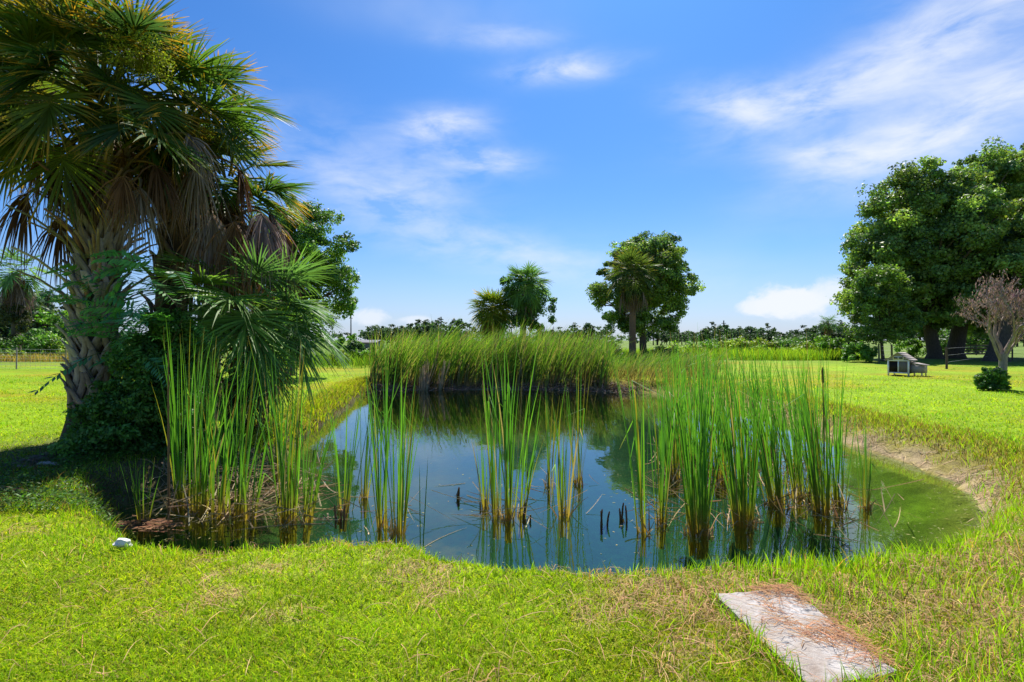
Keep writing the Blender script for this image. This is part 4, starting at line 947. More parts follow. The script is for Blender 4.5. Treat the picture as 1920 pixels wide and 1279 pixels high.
for (a0, a1), m in zip(((slab[0], slab[3]), (slab[3], slab[2]), (slab[2], slab[1]), (slab[1], slab[0])), (150, 130, 170, 60)):
    t_ = R.random(m); t_ = t_[fbm(t_*6, t_*0+m, 151) > .42]; e_ = unit(a1-a0); nr = np.array([e_[1], -e_[0]]); nr = nr if np.dot(nr, (a0+a1)/2-sc_) > 0 else -nr
    pp_ = a0 + (a1-a0)*t_[:, None] + nr*R.uniform(.008, .05, (len(t_), 1)); tx_.append(pp_[:, 0]); ty_.append(pp_[:, 1])
tx_ = np.concatenate(tx_); ty_ = np.concatenate(ty_); m = len(tx_)
blades(tf, tx_, ty_, R.uniform(.07, .17, m), R.uniform(.004, .007, m), .8, np.where(R.random((m, 1)) < .2, vary((.42, .28, .13), m), vary((.24, .42, .02), m, .15, .05)))
tag(tf.build('bank_grass', M_grass), 'grass tufts growing against the edges of the concrete slab', 'grass', kind='stuff')
bm_ = MB(); n = 2400; a1 = R.random(n); b1 = R.random(n)
cl_ = fbm(a1*3.2+3, b1*5, 121); keep = R.random(n) < np.clip(sst(.2, .85, a1+(cl_-.5)*.9)*(.35+.65*b1)*1.1*sst(.36, .6, cl_) + .03 + .5*sst(.9, 1, a1), 0, 1); a1 = a1[keep]; b1 = b1[keep]; n = len(a1)
pc = (slab[3]*(1-a1[:, None])+slab[2]*a1[:, None])*(1-b1[:, None])+(slab[0]*(1-a1[:, None])+slab[1]*a1[:, None])*b1[:, None]
a = R.normal(-.5, .7, n); L_ = R.uniform(.04, .16, n); u = np.linspace(-.5, .5, 4); P = np.zeros((n, 4, 3))
P[..., 0] = pc[:, :1]+np.cos(a)[:, None]*L_[:, None]*u; P[..., 1] = pc[:, 1:]+np.sin(a)[:, None]*L_[:, None]*u; P[..., 2] = .066+R.uniform(.002, .022, (n, 1))+R.uniform(0, .012, (n, 1))*np.cos(u*3)
bm_.ribbons(P, R.uniform(.0015, .0032, n)[:, None], np.stack([-np.sin(a), np.cos(a), a*0+.3], -1)[:, None], vary((.40, .20, .09), n, .3, .08)[:, None])
tag(bm_.build('straw_litter', M_dry), 'reddish dry straw strewn over the right side of the concrete slab', 'straw', kind='stuff')
def rock(name, label, cat, px, D, size, col, mat, loc_z=0):
    me = bpy.data.meshes.new(name); bm = bmesh.new(); bmesh.ops.create_icosphere(bm, subdivisions=2, radius=1)
    for v in bm.verts:
        k = 1 + .8*(float(fbm(np.array([v.co.x*1.6+7]), np.array([v.co.y*1.6+v.co.z*1.9]), 111)[0])-.5)*2
        v.co = Vector((v.co.x*size[0]*k, v.co.y*size[1]*k, v.co.z*size[2]*k))
    bm.to_mesh(me); bm.free(); me.materials.append(mat)
    at = me.attributes.new('Col', 'FLOAT_COLOR', 'POINT'); at.data.foreach_set('color', np.tile([*col, 1.], len(me.vertices)).astype(np.float32))
    o = bpy.data.objects.new(name, me); C.objects.link(o); x = X(px, D); o.location = (x, D, gz(x, D)+loc_z); tag(o, label, cat); return o
M_rock = solid('pale_stone', .9, 18, .25, .6)
rock('stone', 'small white stone at the grassy rim of the pond, lower left', 'stone', 228, 4.1, (.06, .04, .035), (.70, .67, .62), M_rock, .045)
# fallen palm boots
def boot(label, px, D, L_, ang, col):
    x = X(px, D); mb = MB(); d = np.array([math.cos(ang), math.sin(ang), 0])
    pts = [np.array([0, 0, .03])-d*L_/2, np.array([0, 0, .06])-d*L_*.15, np.array([0, 0, .055])+d*L_*.15, np.array([0, 0, .03])+d*L_/2]
    mb.strap(pts, np.array([.16, .11, .07, .05]), np.array([.02, .035, .03, .02]), (0, 0, 1), col)
    s = np.array([-math.sin(ang), math.cos(ang), 0])
    for sg in (-1, 1): mb.strap([pts[0]+s*sg*.05, pts[0]-d*.12+s*sg*.11+np.array([0, 0, .02])], np.array([.07, .03]), .02, (0, 0, 1), np.array(col)*.9)
    o = mb.build('fallen_leaf_base', M_boot, loc=(x, D, gz(x, D))); tag(o, label, 'palm debris')
boot('pale fallen palm leaf base below the big palm at the left', 88, 6.75, .30, .1, (.42, .38, .36))
boot('reddish-brown fallen palm stem at the left edge of the photo on the shaded bank', 12, 5.55, .55, -.1, (.16, .07, .05))
mbk = MB(); n = 700; a = R.uniform(0, 6.3, n); rr = np.sqrt(R.random(n)); x = X(100, 7.0)+rr*np.cos(a)*.36; y = 7.05+rr*np.sin(a)*.45
zz = height(x, y) + .10*(1-rr**2) + .01; dr = unit(np.stack([R.normal(.6, .4, n), R.normal(.8, .4, n), R.normal(0, .12, n)], -1))
u = np.linspace(-.5, .5, 4); P = np.stack([x, y, zz], -1)[:, None] + dr[:, None]*(R.uniform(.1, .35, n)[:, None]*u)[..., None]
mbk.ribbons(P, .012, unit(np.cross(dr, np.array([0, 0, 1.])))[:, None], vary((.19, .13, .10), n, .3, .06)[:, None])
tag(mbk.build('bark_litter', M_dry), 'heap of greyish-brown palm fibre on the ground left of the bush', 'palm debris', kind='stuff')
fm_ = MB(); n = 130; x = X(268, 5.75)+R.normal(0, .16, n); y = 5.78+R.normal(0, .07, n); dr = unit(np.stack([np.ones(n), R.normal(0, .3, n), R.normal(0, .06, n)], -1))
P = np.stack([x, y, WL+.012+.05*np.exp(-((x-X(268, 5.75))/.17)**2)*R.random(n)], -1)[:, None] + dr[:, None]*(R.uniform(.1, .4, n)[:, None]*u)[..., None]
fm_.ribbons(P, .012, np.array([[[0, 1., .2]]]), vary((.24, .12, .06), n, .3, .08)[:, None])
tag(fm_.build('floating_mat', M_dry), 'rust-brown mat of dead reeds floating at the left end of the pond', 'dead reeds', kind='stuff')

# ------------------------------------------------------------------ dead tree
D = 17.4; b = np.array(gpos(1880, D)); rt = thing('dead_tree', 'dead small tree with pinkish-brown shrivelled leaves at the right edge', 'tree', tuple(b))
tips = []
bm2 = MB()
def grow(p, d, L_, r, depth):
    n = 6; pts = [p]; dd = d.copy()
    for k in range(n):
        dd = unit(dd + R.normal(0, .10, 3) + np.array([0, 0, .03])); p = p + dd*L_/n; pts.append(p)
        if depth >= 2 and k > 1: tips.append((p, dd))
    bm2.tube(pts, np.linspace(r, r*.62, n+1), 7 if r > .03 else 5, vary((.27, .21, .18), 1, .1, .03)[0])
    if depth >= 4: return
    kids = [3, 3, 3, 3][depth]
    for k in range(kids):
        ax = rdir(1)[0]; nd = unit(dd*1.0 + unit(np.cross(dd, ax))*R.uniform(.5, 1.0) + np.array([0, 0, .12]))
        st_ = pts[-1] if k == 0 else pts[R.integers(3, n+1)]
        grow(st_, nd, L_*R.uniform(.62, .85), r*.60, depth+1)
tr0 = MB(); tr0.tube([np.array([0, 0, -.1]), np.array([.0, 0, .1]), np.array([.01, 0, .6]), np.array([.02, 0, 1.15])], [.17, .125, .11, .115], 10, (.27, .22, .19)); tr0.build('trunk', M_bark, rt, smooth=True)
for dx, dy, rl in ((-.75, .1, .06), (.35, -.2, .075), (.05, .5, .06), (-.35, -.5, .055), (.75, .2, .05)):
    grow(np.array([.02, 0, 1.1 if abs(dx) < .7 else .85]), unit(np.array([dx*.95, dy, 1.15])), 1.1, rl, 1)
bm2.build('branches', M_bark, rt, smooth=True)
lf = MB()
T = np.array([t[0] for t in tips]); sel = R.integers(len(T), size=3900)
P0 = T[sel] + R.normal(0, .07, (3900, 3)); dr = unit(np.stack([R.normal(0, .45, 3900), R.normal(0, .45, 3900), -np.ones(3900)], -1))
lf.leaves(P0, dr, rdir(3900), R.uniform(.07, .16, 3900), R.uniform(.018, .038, 3900), vary((.30, .215, .21), 3900, .3, .08))
lf.build('dead_leaves', M_dead, rt)
lo_bush('shrub', 'small green shrub at the foot of the dead tree', 'shrub', 1862, 17.1, [(1862, 710, 22, 22, 0, 22), (1850, 716, 18, 14, 0, 16)], 60, .08, .15, 110, .085, [(.07, .17, .03), (.11, .24, .03), (.16, .28, .035)], stems=8)

# ------------------------------------------------------------------ chicken coop
D = 24.4; cx = X(1690, D); zb = gz(cx, D); rt = thing('chicken_coop', 'small grey wooden chicken coop with white trim on the lawn', 'chicken coop', (cx, D, zb))
rt.rotation_euler = (0, 0, math.radians(-52)); rt.scale = (.97, .97, 1.0)
GRY = (.30, .275, .26); WHT = (.86, .85, .88); w, dp, h0, h1, hr = .40, .42, .13, .76, 1.06
mb = MB(); mb.box((-w, -dp, h0), (w, dp, h1), GRY)
mb.add([[-w, -dp, h1], [w, -dp, h1], [0, -dp, hr], [0, -dp, hr]], [[0, 1, 2, 3]], GRY); mb.add([[-w, dp, h1], [w, dp, h1], [0, dp, hr], [0, dp, hr]], [[1, 0, 3, 2]], GRY)
body = mb.build('body', M_paint, rt)
for sx in (-1, 1):
    for sy in (-1, 1):
        mb = MB(); x0 = sx*w; mb.box((x0-.03, sy*dp-.03, 0), (x0+.03, sy*dp+.03, h1+.01), WHT); mb.build('leg', M_paint, rt)
mb = MB()
for z_ in (h0, h1-.08): mb.box((-w+.03, -dp-.022, z_), (w-.03, -dp-.004, z_+.045), WHT)
mb.box((-.02, -dp-.022, h0+.045), (.02, -dp-.004, h1-.08), WHT); mb.build('front_trim', M_paint, rt)
mb = MB(); mb.box((-w+.05, -dp-.012, h0+.05), (-.03, -dp-.002, h1-.09), (.012, .010, .010)); mb.build('doorway', M_paint, rt)
mb = MB(); mb.box((.05, -dp-.014, h0+.06), (w-.06, -dp-.002, h1-.10), (.17, .15, .135)); mb.build('door', M_paint, rt)
mb = MB(); mb.box((-.21, -dp-.02, h1-.01), (.21, -dp-.003, h1+.13), WHT); wf = mb.build('window', M_paint, rt)
for x0 in (-.18, .015): mb = MB(); mb.box((x0, -dp-.026, h1+.02), (x0+.165, -dp-.0205, h1+.10), (.05, .06, .08)); mb.build('pane', M_paint, wf)
rf = MB()
for sx in (-1, 1):
    sl = np.array([sx*(w+.10), 0, h1-.055]); pk = np.array([0, 0, hr+.012])
    for k in range(5):
        a0 = pk+(sl-pk)*k/5; a1 = pk+(sl-pk)*(k+1)/5+np.array([0, 0, -.0])
        lift = np.array([0, 0, .012+.012])
        rf.add([a0+[0, -dp-.1, .005], a1+[0, -dp-.1, .022], a1+[0, dp+.1, .022], a0+[0, dp+.1, .005], a0+[0, -dp-.1, -.02], a1+[0, -dp-.1, -.01], a1+[0, dp+.1, -.01], a0+[0, dp+.1, -.02]],
               [[0,1,2,3],[4,7,6,5],[0,4,5,1],[2,6,7,3],[1,5,6,2],[0,3,7,4]], (.30, .265, .24))
rf.build('roof', M_wood, rt)
nb = MB(); nb.box((w+.032, -dp*.75, h0+.04), (w+.52, dp*.75, h0+.38), GRY); nbo = nb.build('nest_box', M_paint, rt)
nl = MB(); nl.add([[w+.034, -dp*.85, h0+.51], [w+.60, -dp*.85, h0+.395], [w+.60, dp*.85, h0+.395], [w+.034, dp*.85, h0+.51], [w+.034, -dp*.85, h0+.48], [w+.60, -dp*.85, h0+.365], [w+.60, dp*.85, h0+.365], [w+.034, dp*.85, h0+.48]],
    [[0,1,2,3],[4,7,6,5],[0,4,5,1],[2,6,7,3],[1,5,6,2],[0,3,7,4]], (.31, .27, .24)); nl.build('lid', M_wood, nbo)
for sy in (-1, 1):
    mb = MB(); mb.box((w+.45, sy*dp*.7-.02, 0), (w+.49, sy*dp*.7+.02, h0+.04), GRY); mb.build('leg', M_paint, rt)

# ------------------------------------------------------------------ fences, gate, poles, shed
def fence(label, pts, hp, wires, rp, col, verticals=0):
    p0 = np.array(pts[0]); rt = thing('wire_fence', label, 'fence', (p0[0], p0[1], gz(p0[0], p0[1])))
    tops = []
    for (x, y) in pts:
        z = gz(x, y) - gz(p0[0], p0[1]); mb = MB(); mb.tube([(x-p0[0], y-p0[1], z-.1), (x-p0[0]+.01, y-p0[1], z+hp*.5), (x-p0[0]+R.normal(0, .02), y-p0[1], z+hp*R.uniform(.95, 1.08))], [rp, rp, rp*.9], 7, vary(col, 1, .15)[0])
        mb.build('post', M_wood, rt, smooth=True); tops.append(np.array([x-p0[0], y-p0[1], z]))
    mb = MB(); T = np.array(tops)
    for f in wires: mb.tube(T+np.array([0, -rp, hp*f]), .006, 3, (.35, .35, .36))
    if verticals:
        for a, b_ in zip(T[:-1], T[1:]):
            k = max(1, int(np.linalg.norm(b_-a)/verticals))
            for j in range(k):
                q = a+(b_-a)*j/k; mb.tube([q+np.array([0, -rp, hp*wires[0]]), q+np.array([0, -rp, hp*wires[-1]])], .004, 3, (.35, .35, .36))
    mb.build('wires', M_metal, rt); return rt
fence('wire mesh fence across the lawn at the left behind the big palm', [(X(p, 30)+0, 30 - k*.3) for k, p in enumerate((-60, 40, 140, 240, 340, 440))], 1.15, (.05, .2, .35, .5, .65, .8, .97), .035, (.3, .27, .24), .3)
fence('post and wire fence along the right lawn in front of the great oaks', [(X(1560, 44), 44), (X(1602, 42), 42), (X(1648, 37), 37), (X(1672, 33), 33)], 1.25, (.25, .5, .75, .95), .06, (.10, .08, .06))
fence('old post fence in the shade right of the oak trunks', [(X(1775, 30), 30), (X(1862, 42), 42), (X(1898, 44), 44), (X(1960, 46), 46)], 1.3, (.3, .6, .9), .06, (.12, .09, .07))
D = 50; gx = X(1800, D); rt = thing('farm_gate', 'low brown board gate in the fence behind the oak trunks', 'gate', (gx, D, gz(gx, D)))
mb = MB()
for k in range(4): mb.box((0, -.02, .25+k*.27), (3.0, .02, .37+k*.27), (.20, .15, .12))
mb.build('boards', M_wood, rt); mb = MB()
for x0 in (0., 1.45, 2.9): mb.box((x0, -.05, .2), (x0+.1, -.022, 1.3), (.17, .13, .10))
mb.build('uprights', M_wood, rt)
def pole(label, px, D, top, arm):
    x = X(px, D); z = gz(x, D); rt = thing('utility_pole', label, 'utility pole', (x, D, z), 'distant utility poles'); h = Z(top, D)-z
    mb = MB(); mb.tube([(0, 0, -.2), (0, 0, h*.5), (0, 0, h)], [.26, .22, .18], 8, (.13, .11, .10)); mb.build('post', M_wood, rt)
    mb = MB(); mb.box((-arm, -.08, h-1.0), (arm, .08, h-.8), (.12, .10, .09)); mb.build('crossarm', M_wood, rt)
pole('thin utility pole above the treeline left of the palm cluster', 827, 170, 594, .8)
pole('thin utility pole above the treeline right of the round oak', 1357, 170, 601, .7)
pole('faint mast above the trees right of the low palm fans', 658, 190, 592, .6)
D = 95; x = X(678, D); rt = thing('shed', 'low grey shed seen between the left bushes and the far reed bed', 'shed', (x, D, gz(x, D)))
mb = MB(); mb.box((-1.6, 0, 0), (2.6, 6, 1.25), (.20, .18, .17)); mb.build('wall', M_roof, rt)
mb = MB(); mb.add([[-1.8, -.4, 1.26], [2.8, -.4, 1.26], [2.8, 3, 1.7], [-1.8, 3, 1.7], [-1.8, 6.4, 1.26], [2.8, 6.4, 1.26]], [[0, 1, 2, 3], [3, 2, 5, 4]], (.16, .155, .16)); mb.build('roof', M_roof, rt)

# ------------------------------------------------------------------ shrubs and distant trees
BSH = [(.13, .27, .035), (.17, .31, .04), (.10, .22, .03)]; BDK = [(.06, .13, .03), (.075, .15, .035)]; BYE = [(.25, .36, .05), (.30, .37, .055)]
def shrub(label, px, D, rpx, hpx, cols, size=.22, per=140, group='shrubs around the field'):
    b = gpos(px, D); s = D/F; cs = envelope([(0, 0, hpx*s*.42, rpx*s, rpx*s*.8, hpx*s*.55)], int(16+rpx*.35), .22*rpx*s**1, .35); cs = cs[cs[:, 2] > .1]
    mb = MB(); foliage_clumps(mb, cs, rpx*s*.34*R.uniform(.7, 1.3, len(cs)), per, size, cols, shell=.35, up=.5)
    o = mb.build('shrub', M_leaf, loc=b); tag(o, label, 'shrub', group); return o
SH = [
 (65, 44, 38, 55, BSH, 'bright green shrub behind the fence, right of the skirted palm at the left'), (105, 45, 30, 42, BYE, 'yellow-green shrub behind the fence, touching the woven palm trunk on its left'),
 (0, 44, 30, 40, BSH, 'green shrub at the left edge behind the fence'), (40, 60, 40, 40, BDK, 'dark shrub under the skirted palm in the left background'), (110, 70, 45, 75, BSH, 'taller rounded green shrub furthest back at the left'),
 (15, 41, 30, 20, BYE, 'low straw-green shrub along the left fence line'), (650, 40, 26, 55, BSH, 'green shrub beside the low palm fans on the left, before the low grey shed'), (670, 38, 18, 42, BDK, 'dark narrow shrub left of the far reed bed'),
 (690, 36, 22, 34, BSH, 'light green shrub touching the left end of the far reed bed'), (640, 34, 22, 24, BYE, 'low yellow-green shrub at the edge of the lawn behind the low palm'), (895, 42, 40, 42, BSH, 'bushy green shrub left of the yellow palm, above the reeds'),
 (850, 44, 34, 36, BYE, 'yellow-green shrub above the reeds, furthest left of the palm cluster'), (1045, 42, 40, 40, BSH, 'green shrub right of the vine-clad palm above the reeds'), (1090, 44, 36, 36, BYE, 'pale green shrub between the palm cluster and the round oak'),
 (1140, 43, 30, 40, BDK, 'dark shrub at the left foot of the round oak'), (1245, 40, 34, 26, BDK, 'dark shrub at the right foot of the round oak'), (1280, 44, 40, 26, BYE, 'yellow-green shrub in the hedge, leftmost right of the round oak'),
 (1325, 45, 40, 28, BSH, 'green shrub in the hedge below the utility pole'), (1375, 46, 40, 34, BYE, 'lime shrub in the middle of the hedge behind the cattails'), (1425, 46, 36, 38, BYE, 'tallest lime shrub of the hedge behind the cattails'),
 (1470, 48, 34, 32, BSH, 'green shrub in the hedge right of the tallest lime one'), (1515, 46, 34, 34, BYE, 'lime shrub near the right end of the hedge'), (1555, 44, 32, 44, BSH, 'bright shrub at the right end of the hedge, left of the fence posts'),
 (1610, 39, 30, 34, BSH, 'bright leafy shrub under the young oak left of the coop'), (1720, 50, 34, 36, BSH, 'shrub behind the coop, left of the oak trunks'), (1830, 66, 60, 50, BDK, 'grey-green shrub beyond the farm gate'),
 (1500, 90, 50, 22, BDK, 'broad dark shrub beyond the hedge, right of the utility pole'), (1360, 90, 36, 20, BDK, 'rounded dark shrub beyond the hedge, below the utility pole'),
]
for px, D, rp, hp, cols, lab in SH: shrub(lab, px, D, rp, hp, cols, size=.2 if D < 60 else .4)
# left dry strip and weedy field edges
def weeds(name, label, x0, x1, y0, y1, n, hr, cols, w=.03):
    mb = MB(); x = R.uniform(x0, x1, n); y = R.uniform(y0, y1, n); c = np.array(cols)[R.integers(len(cols), size=n)]*(1+R.normal(0, .18, (n, 1)))
    blades(mb, x, y, hr*R.uniform(.4, 1, n), np.full(n, w)*R.uniform(.6, 1.4, n), .6, c); tag(mb.build(name, M_grass), label, 'weeds', kind='stuff')
weeds('dry_weeds', 'strip of russet dry grass along the left fence', -42, -25, 38.5, 42, 4000, .8, [(.33, .20, .10), (.38, .26, .12), (.2, .22, .05)])
weeds('field_weeds', 'tall bright weeds along the far edge of the right lawn', 9, 28, 42, 47, 11000, 1.3, [(.18, .33, .03), (.24, .37, .04), (.3, .38, .05)])
weeds('field_weeds', 'tall green weeds behind the far reed bed', -16, 12, 30, 42, 9000, 1.1, [(.09, .18, .025), (.12, .22, .025), (.16, .22, .04)])
# treeline: four tree meshes shared by copies
def tl_mesh(k):
    mb = MB(); H = [10, 12, 8.5, 11][k]
    es = [(0, 0, H*.62, H*.42, H*.4, H*.34), (H*.3, 0, H*.45, H*.3, H*.3, H*.26), (-H*.32, 0, H*.5, H*.28, H*.3, H*.28)]
    cs = envelope(es, 26, H*.11, .5); foliage_clumps(mb, cs, H*.11*R.uniform(.7, 1.4, len(cs)), 60, H*.075, [(.05, .095, .05), (.065, .115, .058)])
    mb.tube([(0, 0, -.3), (.1, 0, H*.3), (0, 0, H*.55)], [H*.035, H*.025, H*.015], 6, (.08, .06, .05))
    for c in cs[:8]: mb.tube(bez(np.array([0, 0, H*.3]), c*np.array([.4, .4, .8]), c, 4), np.linspace(H*.018, H*.006, 4), 4, (.08, .06, .05))
    return mb.mesh('treeline_tree', M_leaf)
TM = [tl_mesh(k) for k in range(4)]
def treeline(x0, x1, step, D, sc, label, grp='trees of the distant treeline'):
    px = x0
    while px < x1:
        DD = D*R.uniform(.9, 1.1); x = X(px, DD); o = bpy.data.objects.new('treeline_tree', TM[R.integers(4)]); C.objects.link(o)
        o.location = (x, DD, gz(x, DD)); o.rotation_euler = (0, 0, R.uniform(0, 6.28)); s = sc*R.uniform(.55, 1.25); o.scale = (s*R.uniform(.9, 1.5), s*1.2, s)
        tag(o, label, 'tree', grp); px += step*R.uniform(.7, 1.3)
treeline(-20, 140, 13, 130, 1.05, 'dark tree of the distant treeline at the left, behind the skirted palm')
treeline(690, 880, 7.5, 170, .66, 'dark tree of the distant treeline between the low palm fans and the yellow palm')
treeline(1020, 1130, 9, 170, .54, 'dark tree of the distant treeline between the vine-clad palm and the round oak')
treeline(1225, 1610, 7, 170, .58, 'dark tree of the distant treeline between the round oak and the great oaks')
treeline(1680, 1960, 14, 140, .6, 'dark tree of the distant treeline seen below the great oaks')

mb = MB(); px_ = R.uniform(-100, 2020, 900); DD = R.uniform(235, 300, 900); hh_ = 5.5*fbm(px_*.02, px_*0, 171) + 2.2
cs = np.stack([X(px_, DD), DD, height(X(px_, DD), DD) + hh_*R.random(900)**.6], -1)
foliage_clumps(mb, cs, R.uniform(1.2, 2.4, 900), 26, 1.2, [(.05, .095, .045), (.07, .12, .05)])
tag(mb.build('distant_wood', M_leaf), 'low dark wood along the horizon behind the treeline', 'wood', kind='stuff')
# mid-lawn weeds
mb = MB(); x, y = sample(26000, 6, 34, 1.3); d = sdist(x, y); keep = (d > .9) & (R.random(len(x)) < sst(.52, .68, fbm(x*.8, y*.8, 181))*.8); x, y = x[keep], y[keep]; n = len(x)
blades(mb, x, y, R.uniform(.05, .13, n), R.uniform(.008, .016, n)*(y/10)**.5, .9, vary((.15, .34, .02), n, .22, .1))
tag(mb.build('lawn_weeds', M_grass), 'darker weedy patches across the mown lawn', 'weeds', kind='stuff')

# ------------------------------------------------------------------ camera, sun, sky
cam = bpy.data.cameras.new('camera'); co = bpy.data.objects.new('camera', cam); C.objects.link(co)
co.location = (0, 0, CAMZ); co.rotation_euler = (math.radians(90), 0, 0)
cam.sensor_width = 36; cam.lens = 36*F/1920; cam.clip_end = 6000; cam.clip_start = .05; cam.shift_y = (639.5-HY)/1920*-1
scene.camera = co
sl = bpy.data.lights.new('sun', 'SUN'); sl.energy = 4.3; sl.angle = math.radians(.5); sl.color = (1, .95, .86)
so = bpy.data.objects.new('sun', sl); C.objects.link(so); so.rotation_euler = Vector(-SUN).to_track_quat('-Z', 'Y').to_euler(); so.location = (0, 0, 30)
w = bpy.data.worlds.new('World'); scene.world = w; w.use_nodes = True; nt = w.node_tree; nt.nodes.clear(); L = nt.links.new
sky = N(nt, 'ShaderNodeTexSky', sky_type='NISHITA', sun_disc=False); sky.sun_elevation = math.asin(SUN[2]); sky.sun_rotation = math.atan2(SUN[0], SUN[1])
sky.air_density = 1.0; sky.dust_density = .6; sky.ozone_density = 1.5
tc = N(nt, 'ShaderNodeTexCoord'); sx = N(nt, 'ShaderNodeSeparateXYZ'); L(tc.outputs['Generated'], sx.inputs[0])
def mt(op, a, b=None, c=None):
    n = N(nt, 'ShaderNodeMath', operation=op)
    for k, v in enumerate((a, b, c)):
        if v is None: continue
        if isinstance(v, (int, float)): n.inputs[k].default_value = v
        else: L(v, n.inputs[k])
    return n.outputs[0]
az = mt('ARCTAN2', sx.outputs[0], sx.outputs[1]); elv = mt('ARCSINE', sx.outputs[2])
def wnoise(scale, stretch=(1, 1, 1), det=6, ro=.6, rot=(0, 0, 0), dist=0):
    mp = N(nt, 'ShaderNodeMapping'); mp.inputs['Scale'].default_value = stretch; mp.inputs['Rotation'].default_value = rot
    cb = N(nt, 'ShaderNodeCombineXYZ'); L(az, cb.inputs[0]); L(elv, cb.inputs[1]); L(cb.outputs[0], mp.inputs[0])
    n = N(nt, 'ShaderNodeTexNoise'); n.inputs['Scale'].default_value = scale; n.inputs['Detail'].default_value = det; n.inputs['Roughness'].default_value = ro; n.inputs['Distortion'].default_value = dist
    L(mp.outputs[0], n.inputs['Vector']); return n.outputs[0]
# sky colour by elevation, multiplying the Nishita sky
rp = N(nt, 'ShaderNodeValToRGB'); L(mt('MULTIPLY', elv, 1/1.2), rp.inputs[0])
SKYRAMP = [(0, (1, 1, 1)), (1, (1, 1, 1))]
e = rp.color_ramp.elements
TINT = [(0., (.40, .49, .71)), (.10, (.28, .455, .72)), (.28, (.215, .435, .72)), (.5, (.18, .43, .75)), (1., (.165, .415, .75))]
e[0].position, e[0].color = TINT[0][0], (*TINT[0][1], 1); e[1].position, e[1].color = TINT[-1][0], (*TINT[-1][1], 1)
for p_, c_ in TINT[1:-1]: q_ = e.new(p_); q_.color = (*c_, 1)
mul = N(nt, 'ShaderNodeMix', data_type='RGBA', blend_type='MULTIPLY'); mul.inputs[0].default_value = 1; L(sky.outputs[0], mul.inputs[6]); L(rp.outputs[0], mul.inputs[7])
wis = wnoise(8, (1, 2.8, 1), 8, .6, (0, 0, -.30), .3); puff = wnoise(20, (1, 1.4, 1), 9, .66, (0, 0, 0), .3); soft = wnoise(3, (1, 1.6, 1), 4, .5)
def blob(px, py, rx, ry, rot, amt, kind='w', sharp=1.):
    a0 = math.atan2(px-HX, F); e0 = math.atan2(HY-py, math.hypot(F, px-HX)); cz = math.cos(a0)
    sxr = rx/F*cz*cz; syr = ry/F*cz
    dx = mt('SUBTRACT', az, a0); dy = mt('SUBTRACT', elv, e0); cr, sr = math.cos(rot), math.sin(rot)
    u_ = mt('DIVIDE', mt('ADD', mt('MULTIPLY', dx, cr), mt('MULTIPLY', dy, sr)), sxr); v_ = mt('DIVIDE', mt('SUBTRACT', mt('MULTIPLY', dy, cr), mt('MULTIPLY', dx, sr)), syr)
    r2 = mt('ADD', mt('MULTIPLY', u_, u_), mt('MULTIPLY', v_, v_))
    g_ = mt('EXPONENT', mt('MULTIPLY', r2, -1.))
    nz = {'w': wis, 'p': puff, 's': soft}[kind]
    if kind == 'p':
        n = N(nt, 'ShaderNodeMapRange'); n.interpolation_type = 'SMOOTHSTEP'; n.inputs[1].default_value = .44; n.inputs[2].default_value = .66
        L(mt('ADD', mt('MULTIPLY', g_, .46), mt('MULTIPLY', nz, .55)), n.inputs[0]); return mt('MULTIPLY', n.outputs[0], amt)
    n = N(nt, 'ShaderNodeMapRange'); n.inputs[1].default_value = .34; n.inputs[2].default_value = .68; L(nz, n.inputs[0])
    return mt('MULTIPLY', mt('MULTIPLY', g_, mt('ADD', n.outputs[0], .12)), amt*1.15)
BL = [
 (1480, 565, 85, 42, 0, 1., 'p'), (1560, 545, 70, 30, .1, .8, 'p'), (1420, 575, 45, 22, 0, .9, 'p'), (690, 595, 45, 20, 0, .7, 'p'), (780, 600, 40, 10, 0, .6, 'p'),
 (1060, 130, 95, 20, 0.03, .75, 'w'), (830, 238, 80, 28, .1, .75, 'w'), (905, 300, 80, 22, -.05, .7, 'w'), (930, 70, 110, 18, 0, .35, 'w'),
 (1400, 195, 120, 32, -.2, .7, 'w'), (1560, 165, 220, 40, .22, .62, 'w'), (1800, 60, 250, 85, .35, .62, 'w'), (1800, 220, 320, 62, .28, .8, 'w'), (1750, 150, 330, 120, .3, .25, 's'), (1600, 290, 150, 30, -.15, .7, 'w'),
 (760, 400, 260, 34, -.32, .28, 'w'), (980, 480, 330, 40, -.15, .32, 'w'), (1150, 500, 400, 60, 0, .12, 's'), (770, 350, 110, 50, .1, .34, 'w'), (1700, 330, 300, 90, 0, .25, 's'), (640, 300, 240, 70, -.2, .22, 'w'),
 (820, 20, 200, 40, 0, .2, 's'),
]
tot = None
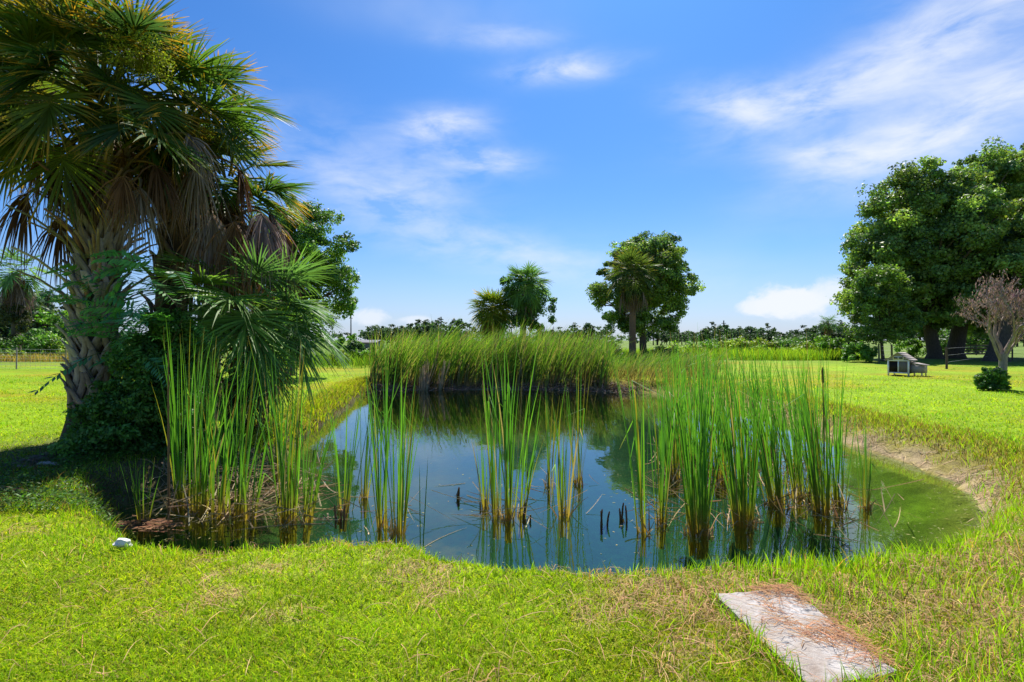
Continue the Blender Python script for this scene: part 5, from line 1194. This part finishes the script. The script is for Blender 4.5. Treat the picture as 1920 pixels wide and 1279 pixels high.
for b_ in BL:
    k = blob(*b_); inv = mt('SUBTRACT', 1., mt('MINIMUM', k, 1.)); tot = inv if tot is None else mt('MULTIPLY', tot, inv)
# scattered cloud elsewhere in the sky
gen = N(nt, 'ShaderNodeMapRange'); gen.interpolation_type = 'SMOOTHSTEP'; gen.inputs[1].default_value = .52; gen.inputs[2].default_value = .75; gen.inputs[4].default_value = .35; L(soft, gen.inputs[0])
back = N(nt, 'ShaderNodeMapRange'); back.inputs[1].default_value = .75; back.inputs[2].default_value = 1.1; L(mt('ABSOLUTE', az), back.inputs[0])
tot = mt('MULTIPLY', tot, mt('SUBTRACT', 1., mt('MULTIPLY', gen.outputs[0], back.outputs[0])))
cl = mt('SUBTRACT', 1., tot)
hz = N(nt, 'ShaderNodeMapRange'); hz.inputs[1].default_value = .16; hz.inputs[2].default_value = -.01; hz.inputs[3].default_value = 0; hz.inputs[4].default_value = .55; L(elv, hz.inputs[0])
mh = N(nt, 'ShaderNodeMix', data_type='RGBA'); L(hz.outputs[0], mh.inputs[0]); L(mul.outputs[2], mh.inputs[6]); mh.inputs[7].default_value = (3.1, 3.5, 4.6, 1)
mc = N(nt, 'ShaderNodeMix', data_type='RGBA'); L(cl, mc.inputs[0]); L(mh.outputs[2], mc.inputs[6]); mc.inputs[7].default_value = (4.5, 4.75, 5.2, 1)
bg = N(nt, 'ShaderNodeBackground'); bg.inputs['Strength'].default_value = .1; L(mc.outputs[2], bg.inputs['Color'])
wo_ = N(nt, 'ShaderNodeOutputWorld'); L(bg.outputs[0], wo_.inputs['Surface'])
w.cycles.sampling_method = 'MANUAL'; w.cycles.sample_map_resolution = 512

scene.view_settings.view_transform = 'Standard'; scene.view_settings.look = 'None'; scene.view_settings.exposure = 1.0; scene.view_settings.gamma = 1
scene.render.engine = 'CYCLES'
cy = scene.cycles; cy.max_bounces = 7; cy.diffuse_bounces = 3; cy.glossy_bounces = 3; cy.transmission_bounces = 4; cy.transparent_max_bounces = 8
cy.use_denoising = True; cy.caustics_reflective = False; cy.caustics_refractive = False; cy.sample_clamp_indirect = 6
